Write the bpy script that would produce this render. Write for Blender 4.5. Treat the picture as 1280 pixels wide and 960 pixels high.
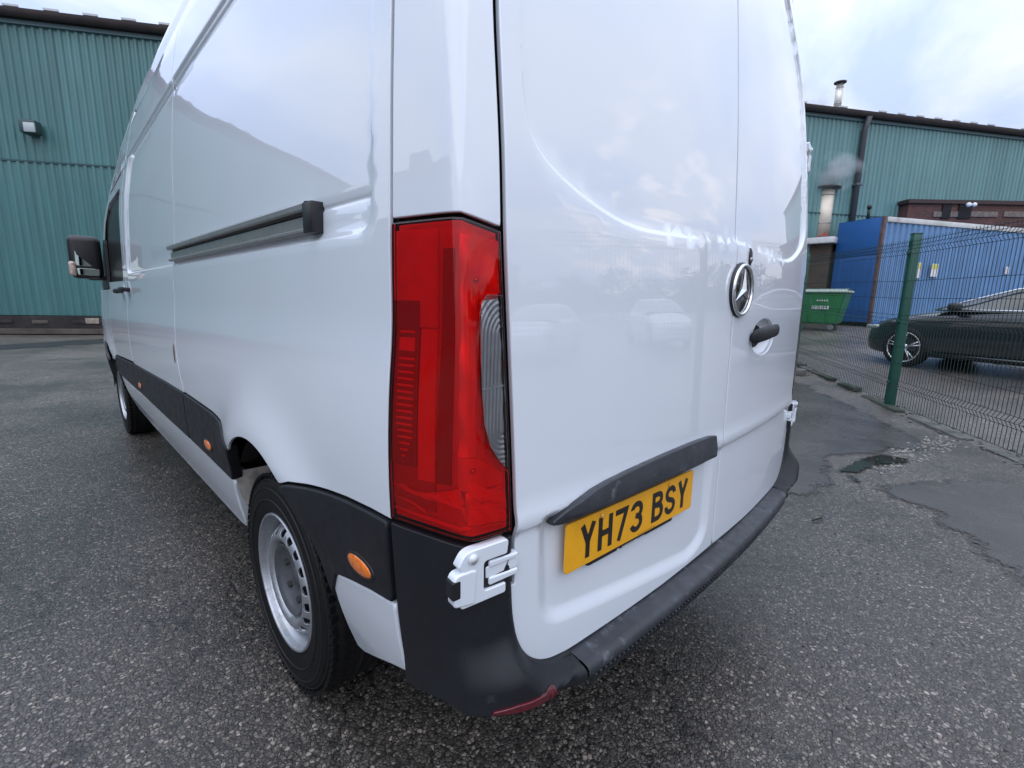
import bpy, bmesh, math, random
import numpy as np
from mathutils import Vector, Matrix, geometry
random.seed(7); rng = np.random.default_rng(7)
S = bpy.context.scene
for o in list(bpy.data.objects): bpy.data.objects.remove(o)

# ------------------------------------------------------------------ camera
yaw, pitch, roll, F = .786, .1762, .0183, 594.4
cy_, sy_, cp_, sp_ = math.cos(yaw), math.sin(yaw), math.cos(pitch), math.sin(pitch)
fw = Vector((sy_*cp_, cy_*cp_, -sp_)); r0 = Vector((cy_, -sy_, 0)); u0 = r0.cross(fw)
rr = r0*math.cos(roll) + u0*math.sin(roll); uu = -r0*math.sin(roll) + u0*math.cos(roll)
cd = bpy.data.cameras.new('camera'); cam = bpy.data.objects.new('camera', cd); S.collection.objects.link(cam)
M = Matrix((rr, uu, -fw)).transposed().to_4x4(); M.translation = Vector((-1.440, -.528, 1.255)); cam.matrix_world = M
cd.sensor_width = 36; cd.lens = F/1280*36; cd.clip_start = .02; cd.clip_end = 2000
S.camera = cam

# ------------------------------------------------------------------ world, sun, exposure
W = bpy.data.worlds.new('World'); S.world = W; W.use_nodes = True
nt = W.node_tree; N = nt.nodes; L = nt.links; N.clear()
out = N.new('ShaderNodeOutputWorld'); bg = N.new('ShaderNodeBackground'); L.new(bg.outputs[0], out.inputs[0])
sky = N.new('ShaderNodeTexSky'); sky.sky_type = 'NISHITA'; sky.sun_disc = False
SUN_DIR = Vector((.80, -.58, .21)).normalized()
GLOW_DIR = SUN_DIR; SUN_DIR = Vector((-.42, -.35, .84)).normalized()
sky.sun_elevation = math.asin(SUN_DIR.z); sky.sun_rotation = math.atan2(SUN_DIR.x, SUN_DIR.y)
sky.altitude = 100; sky.air_density = 1.2; sky.dust_density = 1.5; sky.ozone_density = 1.5
tc = N.new('ShaderNodeTexCoord'); sep = N.new('ShaderNodeSeparateXYZ'); L.new(tc.outputs['Generated'], sep.inputs[0])
# project the view direction on a cloud layer
ad = N.new('ShaderNodeMath'); ad.operation = 'ADD'; ad.inputs[1].default_value = .22; L.new(sep.outputs[2], ad.inputs[0])
mx = N.new('ShaderNodeMath'); mx.operation = 'MAXIMUM'; mx.inputs[1].default_value = .05; L.new(ad.outputs[0], mx.inputs[0])
dv = N.new('ShaderNodeVectorMath'); dv.operation = 'DIVIDE'; cmb = N.new('ShaderNodeCombineXYZ')
for i in range(3): L.new(mx.outputs[0], cmb.inputs[i])
L.new(tc.outputs['Generated'], dv.inputs[0]); L.new(cmb.outputs[0], dv.inputs[1])
mpg = N.new('ShaderNodeMapping'); mpg.inputs['Scale'].default_value = (1, 1.6, .0); mpg.inputs['Location'].default_value = (3.1, 1.2, 0); L.new(dv.outputs[0], mpg.inputs[0])
nz = N.new('ShaderNodeTexNoise'); nz.inputs['Scale'].default_value = .85; nz.inputs['Detail'].default_value = 9; nz.inputs['Roughness'].default_value = .56
nz.inputs['Distortion'].default_value = .35; L.new(mpg.outputs[0], nz.inputs[0])
rp = N.new('ShaderNodeValToRGB'); L.new(nz.outputs[0], rp.inputs[0])
rp.color_ramp.elements[0].position = .40; rp.color_ramp.elements[0].color = (.0, .0, .0, 1)
rp.color_ramp.elements[1].position = .60; rp.color_ramp.elements[1].color = (1, 1, 1, 1)
# cloud colour: cool overhead, a little warmer towards the horizon
wr = N.new('ShaderNodeValToRGB'); L.new(sep.outputs[2], wr.inputs[0])
wr.color_ramp.elements[0].position = .02; wr.color_ramp.elements[0].color = (1.0, .95, .985, 1)
wr.color_ramp.elements[1].position = .35; wr.color_ramp.elements[1].color = (.84, .89, .98, 1)
cs = N.new('ShaderNodeVectorMath'); cs.operation = 'SCALE'; cs.inputs['Scale'].default_value = 7.4; L.new(wr.outputs[0], cs.inputs[0])
base = N.new('ShaderNodeMixRGB'); base.inputs[0].default_value = .93; base.inputs[2].default_value = (3.9, 4.75, 7.0, 1); L.new(sky.outputs[0], base.inputs[1])
mix = N.new('ShaderNodeMixRGB'); L.new(rp.outputs[0], mix.inputs[0]); L.new(base.outputs[0], mix.inputs[1]); L.new(cs.outputs[0], mix.inputs[2])
# glow of the low sun behind thin cloud
dt = N.new('ShaderNodeVectorMath'); dt.operation = 'DOT_PRODUCT'; L.new(tc.outputs['Generated'], dt.inputs[0]); dt.inputs[1].default_value = GLOW_DIR
gm = N.new('ShaderNodeMapRange'); gm.inputs[1].default_value = .955; gm.inputs[2].default_value = 1.0; L.new(dt.outputs['Value'], gm.inputs[0])
nz2 = N.new('ShaderNodeTexNoise'); nz2.inputs['Scale'].default_value = 3.2; nz2.inputs['Detail'].default_value = 8; L.new(mpg.outputs[0], nz2.inputs[0])
gr = N.new('ShaderNodeMapRange'); gr.inputs[1].default_value = .5; gr.inputs[2].default_value = .62; L.new(nz2.outputs[0], gr.inputs[0])
gmul = N.new('ShaderNodeMath'); gmul.operation = 'MULTIPLY'; L.new(gm.outputs[0], gmul.inputs[0]); L.new(gr.outputs[0], gmul.inputs[1])
gl = N.new('ShaderNodeMixRGB'); gl.inputs[2].default_value = (13.5, 11.6, 9.8, 1); L.new(gmul.outputs[0], gl.inputs[0]); L.new(mix.outputs[0], gl.inputs[1])
zg = N.new('ShaderNodeMapRange'); zg.inputs[1].default_value = 0; zg.inputs[2].default_value = 1; zg.inputs[3].default_value = .60; zg.inputs[4].default_value = 1.65; L.new(sep.outputs[2], zg.inputs[0])
zs_ = N.new('ShaderNodeVectorMath'); zs_.operation = 'SCALE'; L.new(gl.outputs[0], zs_.inputs[0]); L.new(zg.outputs[0], zs_.inputs['Scale'])
L.new(zs_.outputs[0], bg.inputs[0]); bg.inputs[1].default_value = .105
sd = bpy.data.lights.new('sun', 'SUN'); sd.energy = .6; sd.angle = math.radians(75); sd.color = (1, .95, .90)
so = bpy.data.objects.new('sun', sd); S.collection.objects.link(so); so.rotation_euler = SUN_DIR.to_track_quat('Z', 'Y').to_euler()
S.view_settings.view_transform = 'Standard'; S.view_settings.look = 'None'; S.view_settings.exposure = .80; S.view_settings.gamma = 1
S.render.engine = 'CYCLES'
try:
    S.cycles.max_bounces = 8; S.cycles.transparent_max_bounces = 16; S.cycles.volume_bounces = 1
except Exception: pass

# ------------------------------------------------------------------ materials
def newmat(name):
    m = bpy.data.materials.new(name); m.use_nodes = True
    return m, m.node_tree.nodes, m.node_tree.links, m.node_tree.nodes['Principled BSDF']
def mat(name, col, rough=.5, metal=0., coat=0., var=0., vs=8., bump=0., bs=60., rvar=0., dirt=None, dsc=3., dth=.6, spec=.5, coat_r=.03):
    m, n, l, p = newmat(name)
    p.inputs['Base Color'].default_value = (*col, 1); p.inputs['Roughness'].default_value = rough; p.inputs['Metallic'].default_value = metal
    p.inputs['Coat Weight'].default_value = coat; p.inputs['Coat Roughness'].default_value = coat_r; p.inputs['Specular IOR Level'].default_value = spec
    t = n.new('ShaderNodeTexCoord'); src = t.outputs['Object']
    last = None
    if var or dirt:
        a = n.new('ShaderNodeTexNoise'); a.inputs['Scale'].default_value = vs; a.inputs['Detail'].default_value = 6; l.new(src, a.inputs[0])
        mr = n.new('ShaderNodeMapRange'); mr.inputs[1].default_value = .3; mr.inputs[2].default_value = .7; mr.inputs[3].default_value = 1-var; mr.inputs[4].default_value = 1+var; l.new(a.outputs[0], mr.inputs[0])
        vm = n.new('ShaderNodeVectorMath'); vm.operation = 'SCALE'; vm.inputs[0].default_value = col; l.new(mr.outputs[0], vm.inputs['Scale']); last = vm.outputs[0]
        if dirt:
            b = n.new('ShaderNodeTexNoise'); b.inputs['Scale'].default_value = dsc; b.inputs['Detail'].default_value = 9; b.inputs['Roughness'].default_value = .65; l.new(src, b.inputs[0])
            r = n.new('ShaderNodeMapRange'); r.inputs[1].default_value = dth; r.inputs[2].default_value = dth+.12; l.new(b.outputs[0], r.inputs[0])
            mm = n.new('ShaderNodeMixRGB'); l.new(r.outputs[0], mm.inputs[0]); l.new(last, mm.inputs[1]); mm.inputs[2].default_value = (*dirt, 1); last = mm.outputs[0]
        l.new(last, p.inputs['Base Color'])
    if rvar:
        a = n.new('ShaderNodeTexNoise'); a.inputs['Scale'].default_value = vs*1.7; a.inputs['Detail'].default_value = 5; l.new(src, a.inputs[0])
        mr = n.new('ShaderNodeMapRange'); mr.inputs[1].default_value = .3; mr.inputs[2].default_value = .7; mr.inputs[3].default_value = max(0, rough-rvar); mr.inputs[4].default_value = rough+rvar; l.new(a.outputs[0], mr.inputs[0]); l.new(mr.outputs[0], p.inputs['Roughness'])
    if bump:
        a = n.new('ShaderNodeTexNoise'); a.inputs['Scale'].default_value = bs; a.inputs['Detail'].default_value = 4; l.new(src, a.inputs[0])
        bb = n.new('ShaderNodeBump'); bb.inputs['Strength'].default_value = bump; bb.inputs['Distance'].default_value = .002; l.new(a.outputs[0], bb.inputs['Height']); l.new(bb.outputs[0], p.inputs['Normal'])
    return m
M_white = mat('white_paint', (.735, .785, .85), .32, coat=1., var=.012, vs=3., coat_r=.012, dirt=(.60, .60, .58), dsc=9., dth=.74); M_white.node_tree.nodes['Principled BSDF'].inputs['Coat IOR'].default_value = 1.72
M_whin = mat('white_paint_dull', (.70, .71, .72), .45, coat=.2, var=.06, vs=12)
M_trim = mat('grey_plastic', (.013, .0145, .018), .50, spec=.32, var=.18, vs=14., bump=.25, bs=900., rvar=.08, dirt=(.07, .075, .085), dsc=7., dth=.66)
M_bump = mat('scuffed_plastic', (.030, .034, .042), .42, var=.25, vs=18., bump=.3, bs=700., rvar=.12, dirt=(.11, .12, .14), dsc=26., dth=.58)
M_corner = mat('corner_plastic', (.012, .0135, .017), .48, spec=.34, var=.12, vs=10., bump=.25, bs=900., rvar=.06, dirt=(.05, .055, .065), dsc=16., dth=.66)
M_black = mat('black_plastic', (.012, .012, .014), .4, bump=.1)
M_gap = mat('shadow_gap_rubber', (.008, .008, .009), .8)
M_tyre = mat('tyre_rubber', (.006, .006, .0063), .66, spec=.25, var=.25, vs=20, bump=.3, bs=300)
M_steel = mat('silver_wheel_paint', (.42, .44, .47), .33, metal=.75, var=.1, vs=25, rvar=.08, dirt=(.12, .11, .10), dsc=14., dth=.64)
M_alu = mat('brushed_aluminium', (.35, .35, .34), .28, metal=.9, var=.08, vs=40)
M_rail = mat('anodised_rail', (.33, .33, .325), .30, metal=.55, var=.1, vs=30)
M_chrome = mat('chrome', (.75, .76, .78), .08, metal=1.)
M_yellow = mat('plate_yellow', (.86, .40, .004), .32, coat=.35, var=.05, vs=30, dirt=(.60, .30, .02), dsc=16., dth=.68)
M_ink = mat('plate_black_print', (.008, .007, .006), .4, coat=.3)
M_print = mat('pale_print', (.62, .64, .64), .5)
M_orange = mat('amber_lens', (.75, .17, .008), .18, coat=1., var=.25, vs=90)
M_refl = mat('dark_red_reflector', (.085, .005, .011), .3, coat=.4, var=.3, vs=60, dirt=(.05, .04, .045), dsc=12., dth=.58)
M_glass = mat('dark_window_glass', (.012, .014, .016), .04, coat=1.)
M_mirror = mat('mirror_glass', (.42, .50, .46), .02, metal=1.); M_winblk = mat('tinted_window', (.010, .011, .012), .30, spec=.25)

def lensmat(name, col, rough=.03):
    m, n, l, p = newmat(name); n.remove(p); o = n['Material Output']
    t = n.new('ShaderNodeBsdfTransparent'); t.inputs[0].default_value = (*col, 1)
    g = n.new('ShaderNodeBsdfGlossy'); g.inputs[0].default_value = (1, 1, 1, 1); g.inputs['Roughness'].default_value = rough
    f = n.new('ShaderNodeFresnel'); f.inputs[0].default_value = 1.5; x = n.new('ShaderNodeMixShader')
    l.new(f.outputs[0], x.inputs[0]); l.new(t.outputs[0], x.inputs[1]); l.new(g.outputs[0], x.inputs[2]); l.new(x.outputs[0], o.inputs[0])
    return m
M_redlens = lensmat('red_lens', (1.0, .065, .06)); M_clear = lensmat('clear_lens', (.80, .82, .84)); M_winglass = lensmat('window_glass', (.55, .62, .64))
M_cav_red = mat('lamp_reflector', (1.0, .20, .18), .30, metal=.25, var=.06, vs=30.)
M_cav_dk = mat('lamp_cavity_dark', (.75, .08, .08), .4)
M_cav_cl = mat('reverse_lamp_reflector', (.50, .51, .52), .28, metal=.45, var=.25, vs=14.)

# ------------------------------------------------------------------ object helpers
COL = S.collection
def tag(o, label=None, cat=None, group=None, kind=None):
    for k, v in (('label', label), ('category', cat), ('group', group), ('kind', kind)):
        if v: o[k] = v
    return o
def empty(name, loc=(0, 0, 0), rz=0, **kw):
    o = bpy.data.objects.new(name, None); COL.objects.link(o); o.location = loc; o.rotation_euler = (0, 0, rz); o.empty_display_size = .2
    return tag(o, **kw)
def link(name, me, m, parent=None, smooth=None):
    if m is not None and not me.materials: me.materials.append(m)
    o = bpy.data.objects.new(name, me); COL.objects.link(o)
    if parent is not None: o.parent = parent
    return o
def mesh(name, V, Fc, m, parent=None, smooth=True, ang=None):
    me = bpy.data.meshes.new(name); me.from_pydata([tuple(map(float, v)) for v in V], [], [tuple(int(i) for i in f) for f in Fc]); me.update()
    if smooth:
        me.polygons.foreach_set('use_smooth', [True]*len(me.polygons))
        if ang is not None:
            try: me.set_sharp_from_angle(angle=math.radians(ang))
            except Exception: pass
    return link(name, me, m, parent)
def bmobj(name, bm, m, parent=None, smooth=True, ang=35):
    me = bpy.data.meshes.new(name); bm.normal_update(); bm.to_mesh(me); bm.free()
    if smooth:
        me.polygons.foreach_set('use_smooth', [True]*len(me.polygons))
        try: me.set_sharp_from_angle(angle=math.radians(ang))
        except Exception: pass
    return link(name, me, m, parent)
def add_box(bm, c, s, bev=0, rot=None, seg=2):
    g = bmesh.ops.create_cube(bm, size=1); v = g['verts']
    bmesh.ops.scale(bm, vec=s, verts=v)
    if bev:
        ed = list({e for x in v for e in x.link_edges}); r = bmesh.ops.bevel(bm, geom=ed, offset=bev, segments=seg, affect='EDGES', profile=.5); v = list({x for f in r['faces'] for x in f.verts} | {x for x in v if x.is_valid})
    if rot is not None: bmesh.ops.rotate(bm, cent=(0, 0, 0), matrix=rot, verts=v)
    bmesh.ops.translate(bm, vec=c, verts=v); return v
def box(name, c, s, m, parent=None, bev=0, rot=None, seg=2):
    bm = bmesh.new(); add_box(bm, c, s, bev, rot, seg); return bmobj(name, bm, m, parent)
def lathe(prof, n=48, axis='x'):
    """prof: (r, a) pairs, revolved round the axis"""
    V, Fc = [], []
    for i in range(n):
        t = 2*math.pi*i/n; c, s = math.cos(t), math.sin(t)
        for r, a in prof:
            V.append((a, r*c, r*s) if axis == 'x' else ((r*c, r*s, a) if axis == 'z' else (r*c, a, r*s)))
    k = len(prof)
    for i in range(n):
        j = (i+1) % n
        for q in range(k-1): Fc.append((i*k+q, i*k+q+1, j*k+q+1, j*k+q))
    return V, Fc
def tube(pts, r, n=8, cap=True):
    pts = [Vector(p) for p in pts]; V, Fc = [], []; R = r if isinstance(r, (list, tuple)) else [r]*len(pts)
    for i, p in enumerate(pts):
        d = (pts[min(i+1, len(pts)-1)] - pts[max(i-1, 0)]).normalized(); a = d.orthogonal().normalized() if i == 0 else (a - d*a.dot(d)).normalized(); b = d.cross(a)
        for k in range(n):
            t = 2*math.pi*k/n; V.append(p + (a*math.cos(t) + b*math.sin(t))*R[i])
    for i in range(len(pts)-1):
        for k in range(n): Fc.append((i*n+k, i*n+(k+1) % n, (i+1)*n+(k+1) % n, (i+1)*n+k))
    if cap: Fc += [tuple(range(n))[::-1], tuple(range((len(pts)-1)*n, len(pts)*n))]
    return V, Fc
def merge(lst):
    V, Fc = [], []
    for v, f in lst:
        k = len(V); V += list(v); Fc += [tuple(i+k for i in q) for q in f]
    return V, Fc
def boxvf(c, s, R=None):
    V = [Vector((x*s[0]/2, y*s[1]/2, z*s[2]/2)) for x in (-1, 1) for y in (-1, 1) for z in (-1, 1)]
    if R is not None: V = [R @ v for v in V]
    V = [v + Vector(c) for v in V]
    return V, [(0, 1, 3, 2), (4, 6, 7, 5), (0, 4, 5, 1), (2, 3, 7, 6), (0, 2, 6, 4), (1, 5, 7, 3)]

# ---- panels: an outline in (u,v) laid on a curved surface, with rolled edges and exact normals
def dens(P, step):
    P = np.asarray(P, float); out = []
    for i in range(len(P)):
        a, b = P[i], P[(i+1) % len(P)]; k = max(1, int(math.ceil(np.linalg.norm(b-a)/step)))
        for j in range(k): out.append(a + (b-a)*j/k)
    return np.array(out)
def area(P): x, y = P[:, 0], P[:, 1]; return .5*np.sum(x*np.roll(y, -1) - np.roll(x, -1)*y)
def roundp(P, r, n=5):
    """round the corners of polygon P; r a number or one per corner"""
    P = [np.array(p, float) for p in P]; out = []
    for i, p in enumerate(P):
        ri = r[i] if isinstance(r, (list, tuple)) else r
        a, b = P[i-1]-p, P[(i+1) % len(P)]-p; la, lb = np.linalg.norm(a), np.linalg.norm(b)
        if ri <= 0 or la < 1e-9 or lb < 1e-9: out.append(p); continue
        q = min(ri, la*.48, lb*.48); A, B = p + a/la*q, p + b/lb*q
        for k in range(n+1):
            t = k/n; out.append((1-t)**2*A + 2*t*(1-t)*p + t*t*B)
    return np.array(out)
def insidep(P, X):
    res = np.zeros(len(X), bool); x, y = X[:, 0], X[:, 1]
    for i in range(len(P)):
        x1, y1 = P[i]; x2, y2 = P[(i+1) % len(P)]
        if y1 == y2: continue
        c = ((y1 > y) != (y2 > y)) & (x < (x2-x1)*(y-y1)/(y2-y1) + x1); res ^= c
    return res
def distp(P, X, closed=True):
    A = P if closed else P[:-1]; B = np.roll(P, -1, 0) if closed else P[1:]
    d = np.full(len(X), 1e9)
    for a, b in zip(A, B):
        ab = b-a; q = ab@ab + 1e-12; t = np.clip(((X-a)@ab)/q, 0, 1); e = X - (a + t[:, None]*ab); d = np.minimum(d, np.einsum('ij,ij->i', e, e))
    return np.sqrt(d)
def offp(P, d):
    """move closed CCW polygon inwards by d"""
    e1 = P - np.roll(P, 1, 0); e2 = np.roll(P, -1, 0) - P
    n1 = np.stack([-e1[:, 1], e1[:, 0]], 1); n2 = np.stack([-e2[:, 1], e2[:, 0]], 1)
    n1 /= np.linalg.norm(n1, axis=1)[:, None]+1e-12; n2 /= np.linalg.norm(n2, axis=1)[:, None]+1e-12
    n = n1+n2; n /= np.linalg.norm(n, axis=1)[:, None]+1e-12; c = np.clip(np.einsum('ij,ij->i', n, n1), .5, 1)
    return P + n*(d/c)[:, None], -n
def frame(surf, U, sg, e=.0015):
    Q = surf(U[:, 0], U[:, 1]); a = (surf(U[:, 0]+e, U[:, 1]) - surf(U[:, 0]-e, U[:, 1]))/(2*e); b = (surf(U[:, 0], U[:, 1]+e) - surf(U[:, 0], U[:, 1]-e))/(2*e)
    n = np.cross(a, b)*sg; n /= np.linalg.norm(n, axis=1)[:, None]+1e-12
    return Q, a, b, n
def panel(name, outline, surf, sg, m, parent=None, bev=.003, depth=.014, res=.03, holes=(), extra=(), lift=0.):
    loops = []
    P = np.asarray(outline, float)
    if area(P) < 0: P = P[::-1]
    loops.append(dens(P, res*.6))
    for h in holes:
        h = np.asarray(h, float)
        if area(h) > 0: h = h[::-1]
        loops.append(dens(h, res*.6))
    inner, dirs = [], []
    for Lp in loops:
        q, dd = offp(Lp, bev); inner.append(q); dirs.append(dd)
    lo, hi = loops[0].min(0), loops[0].max(0)
    gx = np.arange(lo[0]+res*.37, hi[0], res); gy = np.arange(lo[1]+res*.41, hi[1], res)
    X = np.array([(x + (.5*res if j % 2 else 0), y) for j, y in enumerate(gy) for x in gx]) if len(gx) and len(gy) else np.zeros((0, 2))
    k0 = len(X)
    if len(extra): X = np.concatenate([X, np.asarray(extra, float)]) if len(X) else np.asarray(extra, float)
    if len(X):
        keep = insidep(inner[0], X)
        for h in inner[1:]: keep &= ~insidep(h, X)
        dmin = np.full(len(X), 1e9)
        for q in inner: dmin = np.minimum(dmin, distp(q, X))
        thr = np.full(len(X), .45*res); thr[k0:] = .002
        keep &= dmin > thr
        if len(extra):
            ex = X[k0:][keep[k0:]]
            if len(ex):
                g = X[:k0]; bad = np.zeros(k0, bool)
                for s in range(0, len(ex), 200):
                    dd = np.abs(g[:, None, :] - ex[None, s:s+200, :]).max(2).min(1); bad |= dd < res*.45
                keep[:k0] &= ~bad
        X = X[keep]
    vs, es = [], []
    for q in inner:
        k = len(vs); vs += [tuple(p) for p in q]; es += [(k+i, k+(i+1) % len(q)) for i in range(len(q))]
    vs += [tuple(p) for p in X]
    r = geometry.delaunay_2d_cdt([Vector(v) for v in vs], es, [], 5 if len(inner) > 1 else 1, 1e-7)
    UV = np.array([(v.x, v.y) for v in r[0]]); faces = [tuple(f) for f in r[2]]
    if len(inner) > 1:
        c = np.array([UV[list(f)].mean(0) for f in faces]); bad = np.zeros(len(faces), bool)
        for h in inner[1:]: bad |= insidep(h, c)
        faces = [f for f, b in zip(faces, bad) if not b]
    Q, a, b, n = frame(surf, UV, sg); V = [Q + n*lift]; NN = [n]; cnt = len(UV); Fc = []
    for f in faces:
        p, q, s = UV[f[0]], UV[f[1]], UV[f[2]]
        ccw = (q[0]-p[0])*(s[1]-p[1]) - (q[1]-p[1])*(s[0]-p[0]) > 0
        Fc.append(f if ccw == (sg > 0) else f[::-1])
    for q, dd in zip(inner, dirs):
        k = len(q); rings = []
        Qb, a, b, n = frame(surf, q, sg); T = a*dd[:, :1] + b*dd[:, 1:]; T /= np.linalg.norm(T, axis=1)[:, None]+1e-12
        for th in (0, .5, 1.05, 1.5708, None):
            if th is None: V.append(pos - n*depth + n*0); NN.append(T)
            else:
                u = q + dd*bev*math.sin(th); pos = surf(u[:, 0], u[:, 1]) + n*(lift - bev*(1-math.cos(th))); V.append(pos); NN.append(n*math.cos(th) + T*math.sin(th))
            rings.append(cnt); cnt += k
        for r1, r2 in zip(rings[:-1], rings[1:]):
            for i in range(k):
                j = (i+1) % k; f = (r1+i, r2+i, r2+j, r1+j); Fc.append(f if sg > 0 else f[::-1])
    V = np.concatenate(V); NN = np.concatenate(NN)
    me = bpy.data.meshes.new(name); me.from_pydata(V.tolist(), [], Fc); me.update()
    me.polygons.foreach_set('use_smooth', [True]*len(me.polygons))
    me.normals_split_custom_set_from_vertices(NN.tolist())
    return link(name, me, m, parent)
def extr(name, outline, T, m, parent, depth, bev=.002, holes=(), res=.02):
    """flat plate: (u,v,0) mapped by matrix T, front face at +z, thickness depth"""
    Rm = np.array(T.to_3x3()); t = np.array(T.translation)
    return panel(name, outline, lambda u, v: np.stack([u, v, 0*u], 1) @ Rm.T + t, 1, m, parent, bev, depth, res, holes)
def sst(x): x = np.clip(x, 0, 1); return x*x*(3-2*x)
def mirrored(o, **kw):
    c = o.copy(); COL.objects.link(c); c.scale = (-1, 1, 1); return c

# ------------------------------------------------------------------ the van's surfaces
zk = np.arange(.2, 2.9, .005)
def smooth_tab(z, w, sig):
    t = np.interp(zk, z, w); n = int(sig*4/.005); k = np.exp(-.5*(np.arange(-n, n+1)*.005/sig)**2); k /= k.sum()
    return np.convolve(np.pad(t, n, mode='edge'), k, 'valid')
WT = smooth_tab([.28, .36, .45, .55, .65, .8, .9, 1.0, 1.1, 1.18, 1.21, 1.3, 1.385, 1.6, 1.8, 2.0, 2.1, 2.3, 2.45, 2.55, 2.62], [.925, .94, .965, .985, .996, 1.004, 1.008, 1.007, 1.001, .992, .990, .989, .987, .980, .970, .953, .941, .903, .85, .77, .66], .03)
CT = smooth_tab([.4, .8, 1.43, 1.75, 2.06, 2.5], [-.004, 0, .011, .033, .064, .13], .06)
BT = smooth_tab([.4, 1.5, 1.85, 2.14, 2.45], [.06, .06, .075, .09, .125], .06)
BX = smooth_tab([.4, .8, 1.0, 1.37, 1.7, 2.0, 2.4, 2.6], [-.948, -.948, -.952, -.960, -.955, -.935, -.87, -.80], .05)
BY = smooth_tab([.4, .8, 1.0, 1.37, 1.7, 2.0, 2.4, 2.6], [.056, .056, .060, .074, .10, .135, .225, .30], .05)
XE = smooth_tab([.4, .8, 1.0, 1.37, 1.7, 2.0, 2.3, 2.5], [-.853, -.853, -.862, -.883, -.881, -.860, -.80, -.70], .04)
ev = lambda T, z: np.interp(z, zk, T)
def narrow(y, z): return sst((np.asarray(z)-1.75)/.5)*(.05*np.clip((np.asarray(y)-1.6)/2.9, 0, 1.4)**1.3) + .10*np.clip((np.asarray(y)-5.1)/.8, 0, 2)**2
ARC_Y, ARC_Z, ARC_R = .965, .395, .425
def side_base(y, z): return ev(WT, z) - narrow(y, z)
# pressed-in upper panel outline in (y,z)
REC = roundp([(.30, 1.378), (.30, 2.118), (3.28, 2.066), (3.42, 1.375)], [.045, .03, .10, .05])
REC2 = roundp([(2.05, 1.395), (2.03, 2.04), (3.32, 1.985), (3.42, 1.375)], [.03, .06, .12, .05])
def inset(P, X, w):
    d = distp(P, X); s = np.where(insidep(P, X), d, -d); return sst((s+w)/(2*w))
def side_surf(y, z):
    y = np.asarray(y, float); z = np.asarray(z, float); w = side_base(y, z)
    X = np.stack([y, z], 1); lo = (z > 1.33)
    rel = np.zeros(len(y))
    if lo.any():
        for P in (REC,):
            i = np.where(lo & (y > P[:, 0].min()-.05) & (y < P[:, 0].max()+.05))[0]
            if len(i): rel[i] -= .011*inset(P, X[i], .009)
    # crease behind the rail and gutter channel
    rel -= .0035*np.exp(-((z-1.438)/.005)**2)*sst((y-.305)/.02)*(y < 2.6)
    gz = 2.128 - .018*np.clip(y, 0, 4)
    rel -= .010*np.exp(-((z-gz)/.014)**4)*sst((y-.1)/.1)
    # wheel arch flare
    for ay in (ARC_Y, 4.87):
        r = np.hypot(y-ay, (z-ARC_Z)*.98); rel += .034*np.exp(-((r-.42)/.12)**2)*sst((z-.60)/.2)*(1 if ay < 2 else .6)
    return np.stack([-(w+rel), y, z], 1)
UREC = np.array([(-.60, 2.35), (-.79, 2.18), (-.822, 2.0), (-.827, 1.66), (-.826, 1.563), (-.805, 1.511), (-.747, 1.472), (-.658, 1.438), (-.57, 1.415), (-.471, 1.406), (-.303, 1.412), (0, 1.428)])
def smooth_line(P, it=2):
    for _ in range(it):
        Q = [P[0]]
        for a, b in zip(P[:-1], P[1:]): Q += [a*.75+b*.25, a*.25+b*.75]
        P = np.array(Q + [P[-1]])
    return P
_u = smooth_line(UREC); UREC_L = np.concatenate([_u, (_u*[-1, 1])[::-1]])
PREC = roundp([(-.775, .835), (-.765, .60), (-.64, .585), (-.15, .525), (-.062, .56), (-.06, .835)], [.01, .09, .03, .06, .08, .01])
def rear_y(x, z): return ev(CT, z) + ev(BT, z)*x*x
def rear_surf(x, z):
    x = np.asarray(x, float); z = np.asarray(z, float); y = rear_y(x, z); X = np.stack([x, z], 1)
    i = np.where(z > 1.36)[0]
    if len(i): y = y.copy(); y[i] += .010*inset(UREC_L, X[i], .007)
    y = y + .007*sst((.829-z)/.010) - .004*np.exp(-((z-.845)/.02)**2)
    i = np.where((z < .86) & (x < -.02))[0]
    if len(i): y[i] += .012*inset(PREC, X[i], .020)*sst((.845-z[i])/.01)
    return np.stack([x, y, z], 1)
def corner_surf(s, z, bulge=False):
    """s: 0 at y=.225 on the side, grows round the corner; beyond the door edge it follows the rear"""
    s = np.asarray(s, float); z = np.asarray(z, float)
    p0 = np.stack([-ev(WT, z), np.full_like(z, .225)], 1); B = np.stack([ev(BX, z), ev(BY, z)], 1); xe = ev(XE, z); p3 = np.stack([xe, rear_y(xe, z)-.001], 1)
    d1 = B-p0; L1 = np.linalg.norm(d1, axis=1); d1 /= L1[:, None]; d2 = p3-B; L2 = np.linalg.norm(d2, axis=1); d2 /= L2[:, None]
    q = s-L1; k = .022; sp = .5*(q+np.sqrt(q*q+k*k)); sn = q-sp
    P = B + d1*sn[:, None] + d2*sp[:, None]
    over = s-(L1+L2); w = sst((over+.01)/.03)
    xr = xe+np.maximum(over, -.02); R = np.stack([xr, rear_y(xr, z)-.001], 1)
    P = P*(1-w)[:, None] + R*w[:, None]
    return np.stack([P[:, 0], P[:, 1], z], 1)
def slen(z): # s of the bend and of the door edge
    z = np.atleast_1d(np.asarray(z, float)); B = np.stack([ev(BX, z), ev(BY, z)], 1); p0 = np.stack([-ev(WT, z), np.full_like(z, .225)], 1); xe = ev(XE, z); p3 = np.stack([xe, rear_y(xe, z)], 1)
    return float(np.linalg.norm(B-p0, axis=1)[0]), float((np.linalg.norm(B-p0, axis=1)+np.linalg.norm(p3-B, axis=1))[0])

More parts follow.
